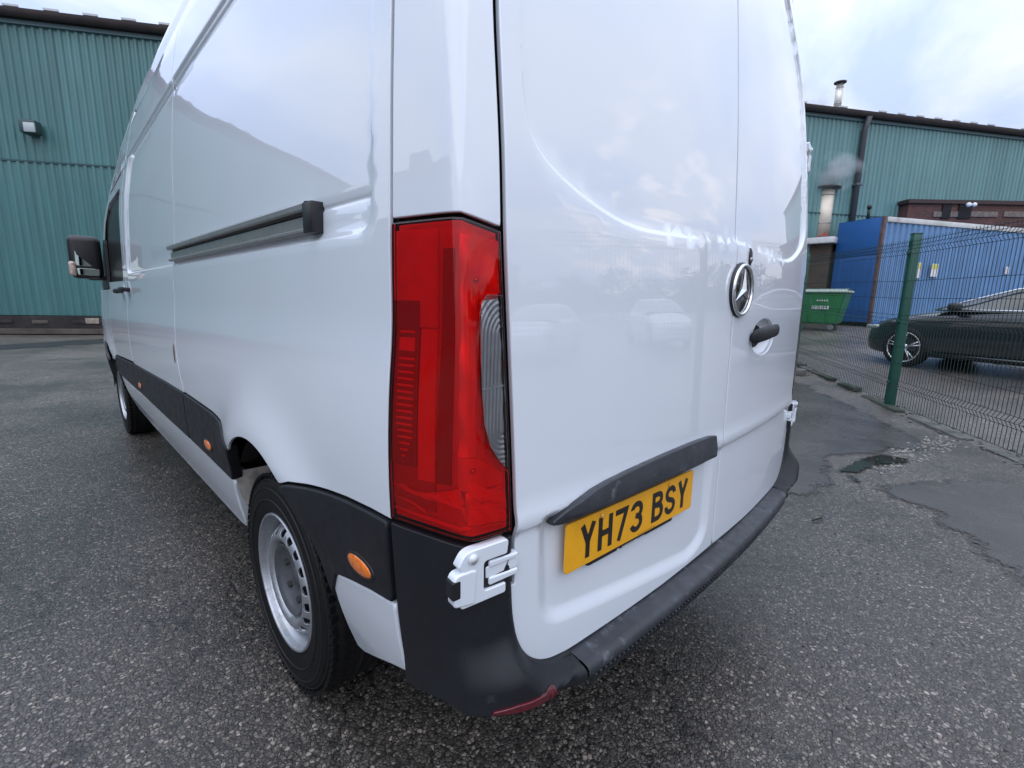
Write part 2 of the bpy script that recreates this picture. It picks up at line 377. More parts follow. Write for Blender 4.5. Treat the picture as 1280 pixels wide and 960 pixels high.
# ------------------------------------------------------------------ the van
van = empty('delivery_van', (0, 0, 0), label='white high-roof panel van with grey plastic side trim, seen from its rear corner', cat='van')
G = .0045
def arch_pts(y0, y1, r=ARC_R, cy=ARC_Y, n=26):
    """wheel arch from rear lower end to front lower end (y increasing)"""
    out = []
    for k in range(n+1):
        t = math.pi + (0-math.pi)*k/n
        out.append((cy + r*math.cos(t)*(1.0), ARC_Z + r*math.sin(t)*1.035))
    return [p for p in out if p[0] >= y0 and p[0] <= y1]
A = arch_pts(0, 3)
archN = np.array(A)
def archz(y, r=ARC_R, cy=ARC_Y): return ARC_Z + 1.035*math.sqrt(max(0, r*r-(y-cy)**2))
# contour points of ledges for panels
def contour(P, offs, step, closed=True):
    P = dens(P, step) if closed else P; out = []
    for d in offs: out.append(offp(P, d)[0])
    return np.concatenate(out)
side_extra = np.concatenate([contour(REC if area(REC) > 0 else REC[::-1], (-.008, -.004, 0, .004, .008), .014), np.array([(y, z+dz) for y in np.arange(.24, 1.95, .02) for z, dz in ((1.438, -.008), (1.438, -.004), (1.438, 0), (1.438, .004), (1.438, .008))] + [(y, 2.128-.018*y+dz) for y in np.arange(.24, 1.95, .02) for dz in (-.018, -.013, -.009, -.004, 0, .004, .009, .013, .018, .03, .04)])])
# rear quarter side panel
trim_rear = [(.222, .842), (.30, .838), (.40, .829), (.50, .816), (.60, .802), (.68, .788), (.735, .768)]
seam = [(1.985, 2.40), (1.985, 2.10), (1.985, 1.9), (1.99, 1.6), (2.02, 1.45), (2.045, 1.30), (2.05, 1.15), (2.035, 1.0), (2.0, .9), (1.965, .82)]
arch_top = [(y, archz(y)) for y in np.linspace(.745, 1.235, 22)]
qp = [(.232, 2.40), (.232, 1.36), (.229, 1.2), (.222, .9)] + trim_rear + arch_top + [(1.262, .765), (1.30, .79), (1.36, .812), (1.5, .82), (1.8, .824), (1.962, .824)] + [(y-G, z) for y, z in seam[::-1]]
panel('rear_side_panel', qp, side_surf, -1, M_white, van, depth=.005, extra=side_extra)
mirrored(bpy.data.objects['rear_side_panel'])
# sliding door
se2 = np.concatenate([contour(REC if area(REC) > 0 else REC[::-1], (-.008, -.004, 0, .004, .008), .02), np.array([(y, 2.128-.018*y+dz) for y in np.arange(1.99, 3.5, .018) for dz in (-.018, -.013, -.009, -.004, 0, .004, .009, .013, .018, .03, .04)])])
seam2 = [(3.47, 2.3), (3.47, 1.9), (3.50, 1.5), (3.52, 1.3), (3.52, 1.0), (3.50, .84), (3.47, .80)]
sdp = [(y+G, z) for y, z in seam] + [(2.4, .815), (3.0, .80), (3.46, .79)] + [(y-G, z) for y, z in seam2[::-1]]
sdoor = panel('sliding_door', sdp, side_surf, -1, M_white, van, res=.04, extra=se2, depth=.003, bev=.001); mirrored(sdoor)
# front door, fender
fd = [(3.47+G, 2.02), (3.50+G, 1.5), (3.52+G, 1.3), (3.52+G, 1.0), (3.50+G, .84), (3.48, .80), (4.42, .76), (4.50, .95), (4.52, 1.30), (4.95, 1.28), (4.55, 1.75), (4.33, 1.96)]
wind = roundp([(3.62, 1.33), (3.60, 1.93), (4.28, 1.90), (4.50, 1.70), (4.84, 1.33)], [.06, .06, .05, .05, .05])
fdoor = panel('front_door', fd, side_surf, -1, M_white, van, res=.05, holes=[wind], bev=.001, depth=.003); mirrored(fdoor)
wg = panel('door_window', offp(wind if area(wind) > 0 else wind[::-1], .004)[0], side_surf, -1, M_winblk, van, lift=-.016, res=.08); mirrored(wg)
ff = [(4.52+G, 1.275), (4.50+G, .95), (4.42+G, .76)] + [(y, archz(y, .43, 4.87)) for y in np.linspace(4.56, 5.22, 14)] + [(5.30, .62), (5.72, .60), (5.80, .85), (5.72, 1.10), (5.35, 1.27)]
fend = panel('front_fender', ff, side_surf, -1, M_white, van, res=.06); mirrored(fend)
# corner pillar above the lamp
def strip_uv(z0, z1, f0, f1, n=12): return [(f0(z), z) for z in np.linspace(z0, z1, n)] + [(f1(z), z) for z in np.linspace(z1, z0, n)]
cp = strip_uv(1.386, 2.42, lambda z: .002, lambda z: slen(z)[1]-.004, 26)
ztop_l = lambda s: 1.3830 - .018*max(0, (s-.155)/.075)
cp = [(s, (ztop_l(s)+.005 if z < 1.39 else z)) for s, z in cp]
cp = [(.002, z) for z in np.linspace(2.42, 1.388, 24)] + [(s, ztop_l(s)+.005) for s in np.linspace(.03, slen(1.37)[1]-.004, 9)] + [(slen(z)[1]-.004, z) for z in np.linspace(1.40, 2.42, 24)]
o = panel('corner_pillar', cp, corner_surf, 1, M_white, van, res=.018, depth=.004); mirrored(o)
# rear doors
de = [tuple(map(float, q)) for q in smooth_line(np.array([(-.858, .72), (-.855, .66), (-.842, .600), (-.812, .545), (-.765, .510), (-.70, .499), (-.66, .498)]), 2)]
def door_out(right):
    zs = np.linspace(.72, 2.44, 40); e = [(ev(XE, z)+(.008), z) for z in zs]
    top = [(-.70, 2.52), (-.6, 2.55), (-.3, 2.57), (-G*.8, 2.575)]
    c = [(-G*.8, .503), (-.3, .497)] if not right else [(-G*.8, .503), (-.3, .497)]
    P = c + de[::-1] + e + top
    P = [(float(a), float(b)) for a, b in P]
    return P if not right else [(-a, b) for a, b in P]
ul = _u; ulo = np.concatenate([ul + [0, 0]])
def uoffs(sign):
    out = []
    for d in (-.007, -.0035, 0, .0035, .007):
        t = np.gradient(ul, axis=0); nrm = np.stack([-t[:, 1], t[:, 0]], 1); nrm /= np.linalg.norm(nrm, axis=1)[:, None]; out.append(ul + nrm*d)
    o = np.concatenate(out); o = o*[sign, 1]; return o
cre = [(x, z) for x in np.arange(-.86, .87, .03) for z in (.812, .819, .824, .829, .834, .845, .86)]
ple = contour(PREC if area(PREC) > 0 else PREC[::-1], (-.020, -.013, -.006, 0, .006, .013, .020), .02)
CUP = np.array([(.295+.120*math.cos(t), 1.146+.060*math.sin(t)) for t in np.linspace(0, 2*math.pi, 41)[:-1]])
dl = panel('rear_door', door_out(False), rear_surf, 1, M_white, van, res=.03, depth=.007, extra=np.concatenate([uoffs(1), np.array([c for c in cre if c[0] < -.01]), ple]))
dr = panel('rear_door', door_out(True), rear_surf, 1, M_white, van, res=.03, depth=.007, extra=np.concatenate([uoffs(-1), np.array([c for c in cre if c[0] > .01])]), holes=[CUP])
# dark inner shell behind every gap
def shell(name, poly, surf, sg, off=-.016, res=.08): return panel(name, poly, surf, sg, M_gap, van, lift=off, res=res, depth=.001, bev=.001)
s1 = [(.2265, 2.40), (.2265, .60)] + [(y, archz(y, .455)) for y in np.linspace(.56, 1.37, 20)] + [(1.42, .62), (4.3, .62)] + [(y, archz(y, .46, 4.87)) for y in np.linspace(4.46, 5.28, 16)] + [(5.6, .6), (5.7, 1.05), (4.9, 1.28), (3.6, 1.28), (3.55, 2.25)]
o = shell('inner_side_shell', s1, side_surf, -1); mirrored(o)
s2 = [(-.008, 2.42), (-.008, .50), (.19, .50)] + [(slen(z)[1]+.02, z) for z in np.linspace(.55, 2.42, 14)]
o = shell('inner_corner_shell', s2, corner_surf, 1, -.028, .03); mirrored(o)
s3 = [(-.88, .6), (-.80, .50), (.80, .50), (.88, .6), (.89, 1.3), (.87, 1.8), (.82, 2.2), (.70, 2.5), (-.70, 2.5), (-.82, 2.2), (-.87, 1.8), (-.89, 1.3)]
shell('inner_rear_shell', s3, lambda x, z: np.stack([x, rear_y(x, z), z], 1), 1, -.030)
# roof and cab front
def roofsec(y):
    """half section from gutter top to centre"""
    t = max(0, (y-3.5)/1.0); top = 2.68 - .10*max(0, (y-2.8)/.7)**2*0.2 - .52*min(1, t)**1.6
    w = float(side_base(np.array([y]), np.array([2.40]))[0]) if y < 3.5 else float(side_base(np.array([y]), np.array([min(2.40, top-.12)]))[0])
    zb = min(2.398, top-.12); w -= .0065
    pts = []
    for k in range(13):
        a = k/12*math.pi/2; pts.append((-(w*(math.cos(a)**.45)), zb + (top-zb)*math.sin(a)**.8))
    return pts
ys = list(np.linspace(.24, 3.5, 14)) + [3.7, 3.9, 4.1, 4.3, 4.45]
V, Fc = [], []
for y in ys:
    h = roofsec(y); sec = h + [(-x, z) for x, z in h[::-1][1:]]; V += [(x, y if y > .25 else y + .06*abs(x)**3, z) for x, z in sec]
k = 25
for i in range(len(ys)-1):
    for j in range(k-1): Fc.append((i*k+j, (i+1)*k+j, (i+1)*k+j+1, i*k+j+1))
V += [(x, .16 + .1*abs(x)**3, z-.03) for x, y, z in V[:k]]; b = len(ys)*k
for j in range(k-1): Fc.append((j, j+1, b+j+1, b+j))
mesh('roof_panel', V, Fc, M_white, van)
# cab corner skin: roof side over the door down to the windscreen, then bonnet and nose
st = [(3.5, 2.40, 2.40), (3.9, 2.22, 2.30), (4.2, 2.05, 2.2), (4.45, 1.92, 2.16), (4.75, 1.68, 1.86), (5.05, 1.42, 1.56), (5.25, 1.28, 1.34), (5.5, 1.18, 1.24), (5.72, 1.05, 1.12), (5.86, .85, .92), (5.90, .60, .62), (5.86, .38, .38)]
V, Fc = [], []; k = 15
for y, zs_, zt in st:
    w = float(side_base(np.array([y]), np.array([zs_]))[0]) - (0 if y < 5.5 else (y-5.5)*.45)
    for j in range(k):
        a = -1 + 2*j/(k-1); e = abs(a)**6; V.append((w*a, y - (.18*a*a if y > 4.4 else 0), zs_*e + zt*(1-e)))
for i in range(len(st)-1):
    for j in range(k-1): Fc.append((i*k+j, (i+1)*k+j, (i+1)*k+j+1, i*k+j+1))
cab = mesh('cab_front', V, Fc, M_white, van)
cab.data.materials.append(M_glass)
for p in cab.data.polygons:
    c = p.center
    if 4.42 < c.y + .18*(c.x/.9)**2 < 5.07: p.material_index = 1
for sx in (-1, 1):   # front fascia sides
    V, Fc = [], []; k0 = 0; V += [(sx*.97, 5.30, .6), (sx*.93, 5.60, .6), (sx*.84, 5.72, .6), (sx*.97, 5.30, .36), (sx*.93, 5.60, .36), (sx*.84, 5.72, .36)]; Fc += [(k0, k0+1, k0+4, k0+3), (k0+1, k0+2, k0+5, k0+4)]
    mesh('front_bumper', V, Fc, M_trim, van)
# floor pan so that nothing shows through under the body
box('floor_pan', (0, 2.9, .50), (1.50, 5.4, .06), M_gap, van)
box('floor_pan', (0, 2.65, .46), (1.82, 2.1, .05), M_gap, van)
# upper side band above gutter, following the sliding door seam and on to the cab
ub = [(3.47+G, 2.06), (3.47+G, 2.38), (3.55, 2.36), (4.0, 2.20), (4.30, 2.02), (4.33, 1.985)]
o = panel('cab_side_upper', ub, side_surf, -1, M_white, van, res=.05); mirrored(o)

# ---- lower side: grey trim and white sills
tp = lambda name, P, m=M_trim, lift=.007, **k: mirrored(panel(name, P, side_surf, -1, m, van, lift=lift, **k))
tp('side_trim', [(1.965+G, .818)] + [(2.4, .812), (3.0, .797), (3.47, .786), (3.47, .605), (3.0, .600), (2.4, .598), (1.985+G, .598), (1.99, .72)], res=.05, depth=.02, bev=.006)
tp('side_trim', [(1.958-G, .818), (1.8, .818), (1.5, .814), (1.36, .806), (1.30, .784), (1.262, .757)] + [(y, archz(y)) for y in np.linspace(1.24, 1.345, 8)] + [(1.349, .588), (1.7, .596), (1.978-G, .598), (1.985-G, .72)], res=.03, depth=.03, bev=.006)
tp('side_trim', [(.232, .835), (.30, .831), (.40, .822), (.50, .809), (.60, .795), (.68, .781), (.735, .762)] + [(y, archz(y)) for y in np.linspace(.728, .556, 12)] + [(.50, .600), (.42, .622), (.32, .645), (.236, .659)], res=.025, depth=.03, bev=.006)
tp('side_trim', [(3.47+G, .786), (4.38, .75), (4.47, .70)] + [(y, archz(y, .43, 4.87)) for y in np.linspace(4.475, 4.445, 3)] + [(4.42, .60), (3.47+G, .60)], res=.06, depth=.03, bev=.006)
tp('side_trim', [(5.30, .70), (5.30, .42), (5.74, .40), (5.78, .72)], res=.06, depth=.03, bev=.006)
tp('sill_panel', [(1.351, .584), (1.7, .592), (2.2, .594), (3.0, .596), (4.30, .598), (4.44, .60), (4.36, .50), (4.25, .42), (4.05, .36), (3.5, .345), (1.50, .345), (1.43, .355), (1.405, .40), (1.390, .46), (1.376, .52)], m=M_white, lift=0, res=.05, depth=.05, bev=.008)
tp('rear_sill_panel', [(.552, .584), (.50, .596), (.42, .616), (.32, .639), (.236, .653), (.232, .485), (.30, .455), (.40, .405), (.47, .372), (.515, .365), (.535, .42), (.548, .50)], m=M_white, lift=0, res=.03, depth=.05, bev=.008)
# sill end cap (dirty, folds inward at the wheel arch)
V = [(-.980, 1.352, .588), (-.925, 1.432, .350), (-.86, 1.41, .345), (-.86, 1.335, .59), (-.980, 1.340, .62), (-.86, 1.335, .62)]
mirrored(mesh('sill_end', V, [(0, 1, 2, 3), (4, 0, 3, 5)], mat('dirty_white', (.42, .40, .37), .6, var=.25, vs=14, dirt=(.16, .14, .12), dsc=8, dth=.5), van, smooth=False))
# wheel houses
for ay in (ARC_Y, 4.87):
    V, Fc = [], []; n = 24
    for k in range(n+1):
        t = math.pi*k/n; xo = -.975 if math.sin(t) > .53 else -.9001
        for q_, x in enumerate((xo, -.9, -.62)): V.append((x, ay + ((.428 if q_ == 0 else .44) if math.sin(t) > .53 else .50)*math.cos(t), ARC_Z + (.442 if q_ == 0 else .455)*math.sin(t)))
    for k in range(n):
        for j in range(2): Fc.append((k*3+j, k*3+j+1, (k+1)*3+j+1, (k+1)*3+j))
    c = len(V); V.append((-.62, ay, ARC_Z))
    for k in range(n): Fc.append((k*3+2, c, (k+1)*3+2))
    o = mesh('wheel_arch_liner', V, Fc, mat('arch_liner', (.016, .016, .017), .75, var=.3, vs=9, dirt=(.06, .055, .05), dsc=5, dth=.52), van); mirrored(o)
for s in (-1, 1):
    box('spring_hanger', (s*.80, 1.285, .50), (.05, .04, .5), mat('rusty_steel', (.09, .08, .075), .5, metal=.4, var=.3), van, .006)
    V, Fc = tube([(s*.72, 1.20, .70), (s*.74, 1.19, .38)], .03, 10); mesh('damper', V, Fc, M_black, van)
box('rear_axle', (0, .945, .35), (1.4, .09, .09), M_black, van, .02)

# ---- tail lamps
ZT = lambda s: 1.379 - .018*max(0, (s-.155)/.075)
ZB = lambda s: .847 - .010*min(1, s/.16)
def lamp():
    root = mesh('tail_lamp', *merge([]), M_gap, van) if False else None
    Ls = slen(1.1)[1]-.006
    edge = lambda z: slen(z)[1]-.007
    body = [(s, ZB(s)) for s in np.linspace(.004, edge(.85), 14)] + [(edge(z), z) for z in np.linspace(.87, 1.345, 16)] + [(s, ZT(s)) for s in np.linspace(edge(1.36), .004, 14)] + [(.004, z) for z in np.linspace(1.35, .87, 16)]
    body = np.array(body)
    # cut for the clear reversing lamp at the door side
    e = edge
    def P(z, f): a = slen(z)[0]+.012; return a + (e(z)-a)*f
    win = [(e(1.262)-.0005, 1.262), (P(1.262, .52), 1.262), (P(1.25, .36), 1.250), (P(1.235, .29), 1.230), (P(1.15, .27), 1.15), (P(1.08, .27), 1.08), (P(1.04, .30), 1.045), (P(1.0, .44), 1.005), (P(.965, .72), .972), (e(.95)-.0005, .948)]
    win = np.array(win)
    wside = [(e(z)-.0005, z) for z in np.linspace(.96, 1.25, 8)]
    zs = [p for p in body if not (p[0] > Ls-.012 and .953 < p[1] < 1.257)]
    # red lens: body outline minus window (window opens on the door side)
    eb = body[14:30]; lower = [tuple(p) for p in body[:14]] + [tuple(p) for p in eb if p[1] < .940]; upper = [tuple(p) for p in eb if p[1] > 1.268] + [tuple(p) for p in body[30:]]
    red = lower + [tuple(p) for p in win[::-1]] + upper
    housing = panel('tail_lamp', body, corner_surf, 1, M_cav_dk, van, lift=-.0125, res=.012, depth=.01)
    sp_ = corner_surf(body[:, 0], body[:, 1]); sp_ = [Vector(q) for q in sp_] + [Vector(sp_[0])]
    v, f = tube(sp_, .0019, 6); rim = mesh('lamp_seal', v, f, M_black, housing)
    panel('red_lens', red, corner_surf, 1, M_redlens, housing, lift=.004, res=.010, depth=.007, bev=.002)
    cw = np.concatenate([win, np.array(wside)])
    panel('reversing_lens', cw, corner_surf, 1, M_clear, housing, lift=.004, res=.012, depth=.006, bev=.002)
    # interior: reflector bowls and bars. height of relief given as a function of (s,z)
    def bowl(name, P, m, base, fn, res=.008):
        def sf(s, z):
            Q = corner_surf(s, z); e_ = .0015
            a = corner_surf(s+e_, z)-corner_surf(s-e_, z); b_ = corner_surf(s, z+e_)-corner_surf(s, z-e_); n = np.cross(a, b_); n /= np.linalg.norm(n, axis=1)[:, None]
            return Q + n*(base+fn(np.asarray(s), np.asarray(z)))[:, None]
        return panel(name, P, sf, 1, m, housing, res=res, depth=.004, bev=.001)
    z0 = 1.37
    # side: bright flat reflector upper part
    m_mid = mat('lamp_mid', (.95, .15, .14), .35); m_dark = mat('lamp_dark', (.40, .04, .04), .35)
    bowl('side_reflector', [(.004, 1.205), (.100, 1.205), (.100, 1.366), (.004, 1.368)], M_cav_red, -.007, lambda s, z: .0*s)
    bowl('side_reflector', [(.062, .93), (.100, .93), (.100, 1.203), (.062, 1.203)], m_mid, -.008, lambda s, z: 0*s)
    bowl('side_box', [(.006, .955), (.061, .955), (.061, 1.250), (.006, 1.250)], m_dark, -.0055, lambda s, z: 0*s)
    bowl('side_reflector', [(.004, .872), (.100, .872), (.100, .953), (.004, .953)], mat('lamp_low', (.55, .06, .06), .35), -.0095, lambda s, z: 0*s)
    bowl('dark_band', [(.101, .93), (.134, .93), (.136, 1.335), (.112, 1.335)], m_dark, -.0085, lambda s, z: 0*s)
    box_ = lambda a: [(a[0], a[2]), (a[1], a[2]), (a[1], a[3]), (a[0], a[3])]
    m_bar = mat('lamp_bar', (.95, .20, .20), .25)
    zz = 1.190; 
    for i in range(21):
        z = 1.196 - i*.0118
        h = .0022 if i != 2 else .010
        x0 = .016 + (.0 if i < 14 else (i-14)*.0025); x1 = .053 - (.0 if i < 16 else (i-16)*.005)
        if i == 3: continue
        bowl('light_bar', box_((x0, x1, z-h, z+h)), m_bar, -.0030, lambda s, z: 0*s, res=.02)
    # rear side: broad reflector, curved like a dish, with facets towards the foot
    a0 = slen(1.1)[0]
    def dish(s, z):
        q = (s-a0-.005)/.05; return -.0045*np.exp(-((z-1.22)/.055)**2) - .003*np.sin(np.clip(q, 0, 1)*3.1) - .0045*np.exp(-((z-1.02)/.05)**2) + .0022*np.sin(z*70+s*60)
    bowl('rear_reflector', [(a0-.018, .985), (a0+.026, .985), (a0+.022, 1.22), (e(1.27)-.001, 1.266), (e(1.30)-.001, 1.300), (e(1.34)-.001, 1.348), (a0-.016, 1.358)], M_cav_red, -.004, dish)
    bowl('rear_reflector', [(a0-.018, .925), (e(.93)-.006, .925), (e(.93)-.006, .942), (a0+.05, .968), (a0+.030, .984), (a0-.018, .984)], M_cav_red, -.006, lambda s, z: -.006*sst((.985-z)/.05)*sst((s-a0)/.05))
    def fac(s, z): return .0030*np.sin(s*95+z*60) + .0026*np.sin(s*40-z*130)
    bowl('foot_reflector', [(a0-.006, .868), (e(.87)-.006, .852), (e(.92)-.006, .922), (a0-.0, .923)], M_cav_red, -.0075, fac, res=.006)
    def ctube(path, r, m):
        P_ = [corner_surf(np.array([a_]), np.array([b_]))[0] for a_, b_ in path]; n_ = Vector((-.6, -.8, 0)); pts_ = [Vector(q) - n_*.007 for q in P_]
        v, f = tube(pts_, r, 6); mesh('foot_rib', v, f, m, housing)
    m_br = mat('foot_bright', (1.0, .22, .20), .3)
    ctube([(.014, .914), (.06, .903), (.10, .905), (a0-.02, .896), (a0-.004, .893), (a0+.002, .868)], [.0015, .0035, .005, .0055, .004, .002], m_br)
    ctube([(.014, .890), (.05, .885), (.08, .874), (.09, .863)], [.001, .002, .003, .001], m_br)
    ctube([(.014, .868), (.07, .862), (a0-.01, .853), (e(.85)-.012, .850)], [.003, .0045, .005, .002], m_br)
    for nm, P_ in (('foot_facet', [(a0+.002, .924), (a0+.016, .940), (e(.92)-.010, .912), (e(.9)-.006, .893), (a0+.034, .906)]), ('foot_facet', [(a0+.004, .864), (a0+.010, .893), (a0+.040, .889), (e(.87)-.008, .876), (e(.86)-.008, .858)]),
                   ('foot_facet', [(.020, .917), (.065, .906), (.100, .913), (a0-.012, .930), (a0-.004, .899), (.105, .897), (.062, .900)])):
        bowl(nm, P_, m_br, -.0028, lambda s, z: .0012*np.sin(s*210+z*150), res=.005)
    ctube([(a0+.004, .936), (a0+.03, .915), (e(.9)-.012, .888)], [.003, .006, .003], m_br)
    # clear lamp inside: stepped dish
    bowl('reversing_reflector', [(P(1.255, .40), 1.252), (e(1.25)-.004, 1.256), (e(1.1)-.004, 1.1), (e(.96)-.004, .958), (P(.98, .62), .984), (P(1.03, .36), 1.035), (P(1.15, .32), 1.15)], M_cav_cl, -.006, lambda s, z: .0011*np.sin(850*np.hypot((s-e(1.15)-.004), np.maximum(np.abs(z-1.11)-.085, 0)*.8)) - .012*sst((e(1.15)-s)/.05)*0, res=.0028)
    bowl('lamp_divider', [(P(1.105, .30), 1.102), (e(1.1)-.003, 1.106), (e(1.1)-.003, 1.109), (P(1.105, .30), 1.105)], M_print, -.003, lambda s, z: 0*s)
    for zc in (1.285, .962):
        sc = a0+.018; c = corner_surf(np.array([sc]), np.array([zc]))[0]
        V, Fc = lathe([(0, .004), (.004, .003), (.0055, 0), (.0055, -.004)], 14, 'y'); V = [(v[0]+c[0]+.003, -v[1]+c[1]+.006, v[2]+c[2]) for v in V]; mesh('lamp_bulb', V, Fc, M_chrome, housing)
    return housing
lampL = lamp()
lampR = lampL.copy(); COL.objects.link(lampR); lampR.scale = (-.990, 1.03, 1)
for ch in list(lampL.children):
    if ch.name.split('.')[0] in ('red_lens', 'lamp_seal', 'reversing_lens', 'rear_reflector'):
        c = ch.copy(); COL.objects.link(c); c.parent = lampR

# ---- rear bumper
DEP = np.array([(-.858, 1.0)] + de + [(-.3, .497)]); DEPR = np.concatenate([DEP, [(-.3, 1.0)]])
prof = [(.012, .494), (.0, .494), (-.030, .490), (-.043, .486), (-.049, .478), (-.050, .468), (-.046, .458), (-.040, .452), (-.030, .446), (-.024, .438), (-.018, .430), (-.002, .424), (.03, .42)]
PZ = np.array([q[1] for q in prof[1:]][::-1]); PO = np.array([-q[0] for q in prof[1:]][::-1])
def bump_off(s, z):
    s = np.asarray(s); z = np.asarray(z)
    rear = sst((s-.10)/.16)
    xe = ev(XE, z); Ls_ = np.interp(z, SLZ, SLV); X = np.stack([xe + (s-Ls_), z], 1)
    d = distp(DEP, X, False); sd = np.where(insidep(DEPR, X), -d, d)
    near = sst((sd-.002)/(.034-.018*sst((X[:, 0]+.83)/.10)))
    o1 = rear*.052*sst((.635-z)/.085)*(1-.40*sst((.505-z)/.04))*near + .006*sst((sd-.001)/.010) + .010*sst((.56-z)/.1)*(1-rear)
    w = sst((X[:, 0]+.745)/.045); o = o1*(1-w) + np.interp(z, PZ, PO)*w*(sd > 0)
    return o - .026*sst((.002-sd)/.006)
SLZ = np.linspace(.35, 1.5, 60); SLV = np.array([slen(q)[1] for q in SLZ])
def bcorner(s, z):
    Q = corner_surf(s, z); e_ = .002
    a = corner_surf(s+e_, z)-corner_surf(s-e_, z); b_ = corner_surf(s, z+e_)-corner_surf(s, z-e_); n = np.cross(a, b_); n /= np.linalg.norm(n, axis=1)[:, None]
    n[:, 2] *= .3
    return Q + n*bump_off(s, z)[:, None]
def Sof(x, z): return slen(z)[1] + (x - float(ev(XE, z)))
bc = [(.006, .655), (.006, .838)] + [(s, ZB(s)-.010) for s in np.linspace(.03, slen(.83)[1]-.006, 8)] + [(slen(z)[1]+.006, z) for z in np.linspace(.81, .74, 4)] + [(Sof(x+.006*min(1, max(0, (z-.5)/.05)), z), z+.010*min(1, max(0, (.70-z)/.12))) for x, z in de if x < -.692] + [(Sof(-.688, .5), .505), (Sof(-.688, .47), .470), (Sof(-.690, .45), .450)] + [(.34, .483), (.30, .492), (.24, .503), (.19, .510), (.15, .508), (.08, .492), (.006, .482)]
_d = dens(DEP[1:-1], .006)[:-1]; _t = np.gradient(_d, axis=0); _n = np.stack([-_t[:, 1], _t[:, 0]], 1); _n /= np.linalg.norm(_n, axis=1)[:, None]+1e-9
CEX = np.concatenate([_d + _n*q for q in (-.006, -.004, -.002, 0, .002, .004, .008, .013)]); CEX = CEX[CEX[:, 0] < -.69]; CEX = np.array([(Sof(a_, b_), b_) for a_, b_ in CEX])
bco = panel('bumper_corner', bc, bcorner, 1, M_corner, van, res=.0075, depth=.02, bev=.002, extra=CEX); bcr = mirrored(bco)
# red reflector set low in the corner
def rz(s, t): return .452 - .004*math.sin(t*3) 
rf = [(.195, .515), (.24, .509), (.30, .499), (.322, .494), (.332, .493), (.332, .503), (.322, .508), (.30, .514), (.24, .524), (.20, .521)]
o = panel('bumper_reflector', rf, bcorner, 1, M_refl, bco, res=.006, depth=.008, bev=.002, lift=.005)
# centre step: profile swept along the rear curve
V, Fc = [], []; xs = np.linspace(-.686, .686, 90)
for x in xs:
    yb = float(rear_y(x, .5)); c = 1 - .0*abs(x)
    for a, z in prof: V.append((x, yb + a*c, z))
k = len(prof)
for i in range(len(xs)-1):
    for j in range(k-1): Fc.append((i*k+j, i*k+j+1, (i+1)*k+j+1, (i+1)*k+j))
cb = mesh('bumper_step', V, Fc, M_bump, van)
# ridges under the step edge
R_ = []
for x in np.arange(-.66, .665, .0165):
    yb = float(rear_y(x, .5)); R_.append(boxvf((x, yb-.036, .446), (.006, .018, .030), Matrix.Rotation(.35, 3, 'X')))
mesh('bumper_ridge', *merge(R_), M_bump, cb, smooth=False)['kind'] = 'stuff'

# ---- door hinges
def hinge(px, py, dx, dy, zc, parent, flip=1, sc=1.):
    ux = Vector((dx, dy, 0)).normalized(); nz_ = Vector((ux.y, -ux.x, 0)) if flip > 0 else Vector((-ux.y, ux.x, 0))
    vz = Vector((0, 0, 1)); T = Matrix((ux, vz, nz_)).transposed().to_4x4()
    if flip < 0: T = Matrix((-ux, vz, nz_)).transposed().to_4x4()
    T.translation = Vector((px, py, zc)) + nz_*.013
    if flip < 0: pass
    mw = M_white
    out_ = roundp([(.000, -.050), (.098, -.050), (.098, -.030), (.050, -.030), (.050, .026), (.10, .026), (.104, .055), (.012, .055), (-.004, .030), (.006, .022), (.006, -.03)], [.014, .006, .004, .008, .008, .004, .010, .014, .008, .004, .006])
    T0 = T
    root = extr('door_hinge', out_, T0, mw, parent, .016, bev=.003, res=.02)
    T1 = T0.copy(); T1.translation = T0.translation + nz_*.003
    extr('hinge_block', roundp([(-.012, -.040), (.030, -.046), (.034, .016), (.026, .020), (-.006, .020), (-.014, .010)], .006), T1, mw, root, .018, bev=.004)
    T2 = T0.copy(); T2.translation = T0.translation + nz_*.004
    extr('hinge_stop', roundp([(-.017, -.024), (.0, -.024), (.0, .010), (-.017, .010)], .004), T2, M_black, root, .02, bev=.002)
    for a, b in ((.008, .022), (-.026, -.010)):
        T3 = T0.copy(); T3.translation = T0.translation - nz_*.002
        extr('hinge_arm', roundp([(.062, a), (.125, a+.002), (.128, b-.002), (.062, b)], .005), T3, mw, root, .012, bev=.004)
    T3 = T0.copy(); T3.translation = T0.translation - nz_*.005
    extr('hinge_arm', roundp([(.056, -.013), (.13, -.011), (.13, .013), (.056, .012)], .005), T3, mw, root, .010, bev=.004)
    T4 = T0.copy(); T4.translation = T0.translation - nz_*.0085
    extr('hinge_recess', roundp([(.045, -.034), (.078, -.034), (.078, .032), (.045, .032)], .005), T4, M_gap, root, .004, bev=.001)
    c = T0 @ Vector((.026, .040, .002))
    V, Fc = tube([c - nz_*.002, c + nz_*.0022], .009, 16); mesh('hinge_pin', V, Fc, mw, root)
    V, Fc = tube([c + nz_*.002, c + nz_*.0028], .0065, 16); mesh('hinge_pin', V, Fc, M_whin, root)
    return root
hl = hinge(-.975, .064, .135, -.020, .774, van)
for src, mir, z in ((hl, True, 0), (hl, False, 1.08), (hl, True, 1.08)):
    c = src.copy(); COL.objects.link(c)
    if mir: c.scale = (-1, 1, 1)
    if z: c.location = ((.0 if mir else .0), .062, z)
    for ch in src.children:
        d = ch.copy(); COL.objects.link(d); d.parent = c

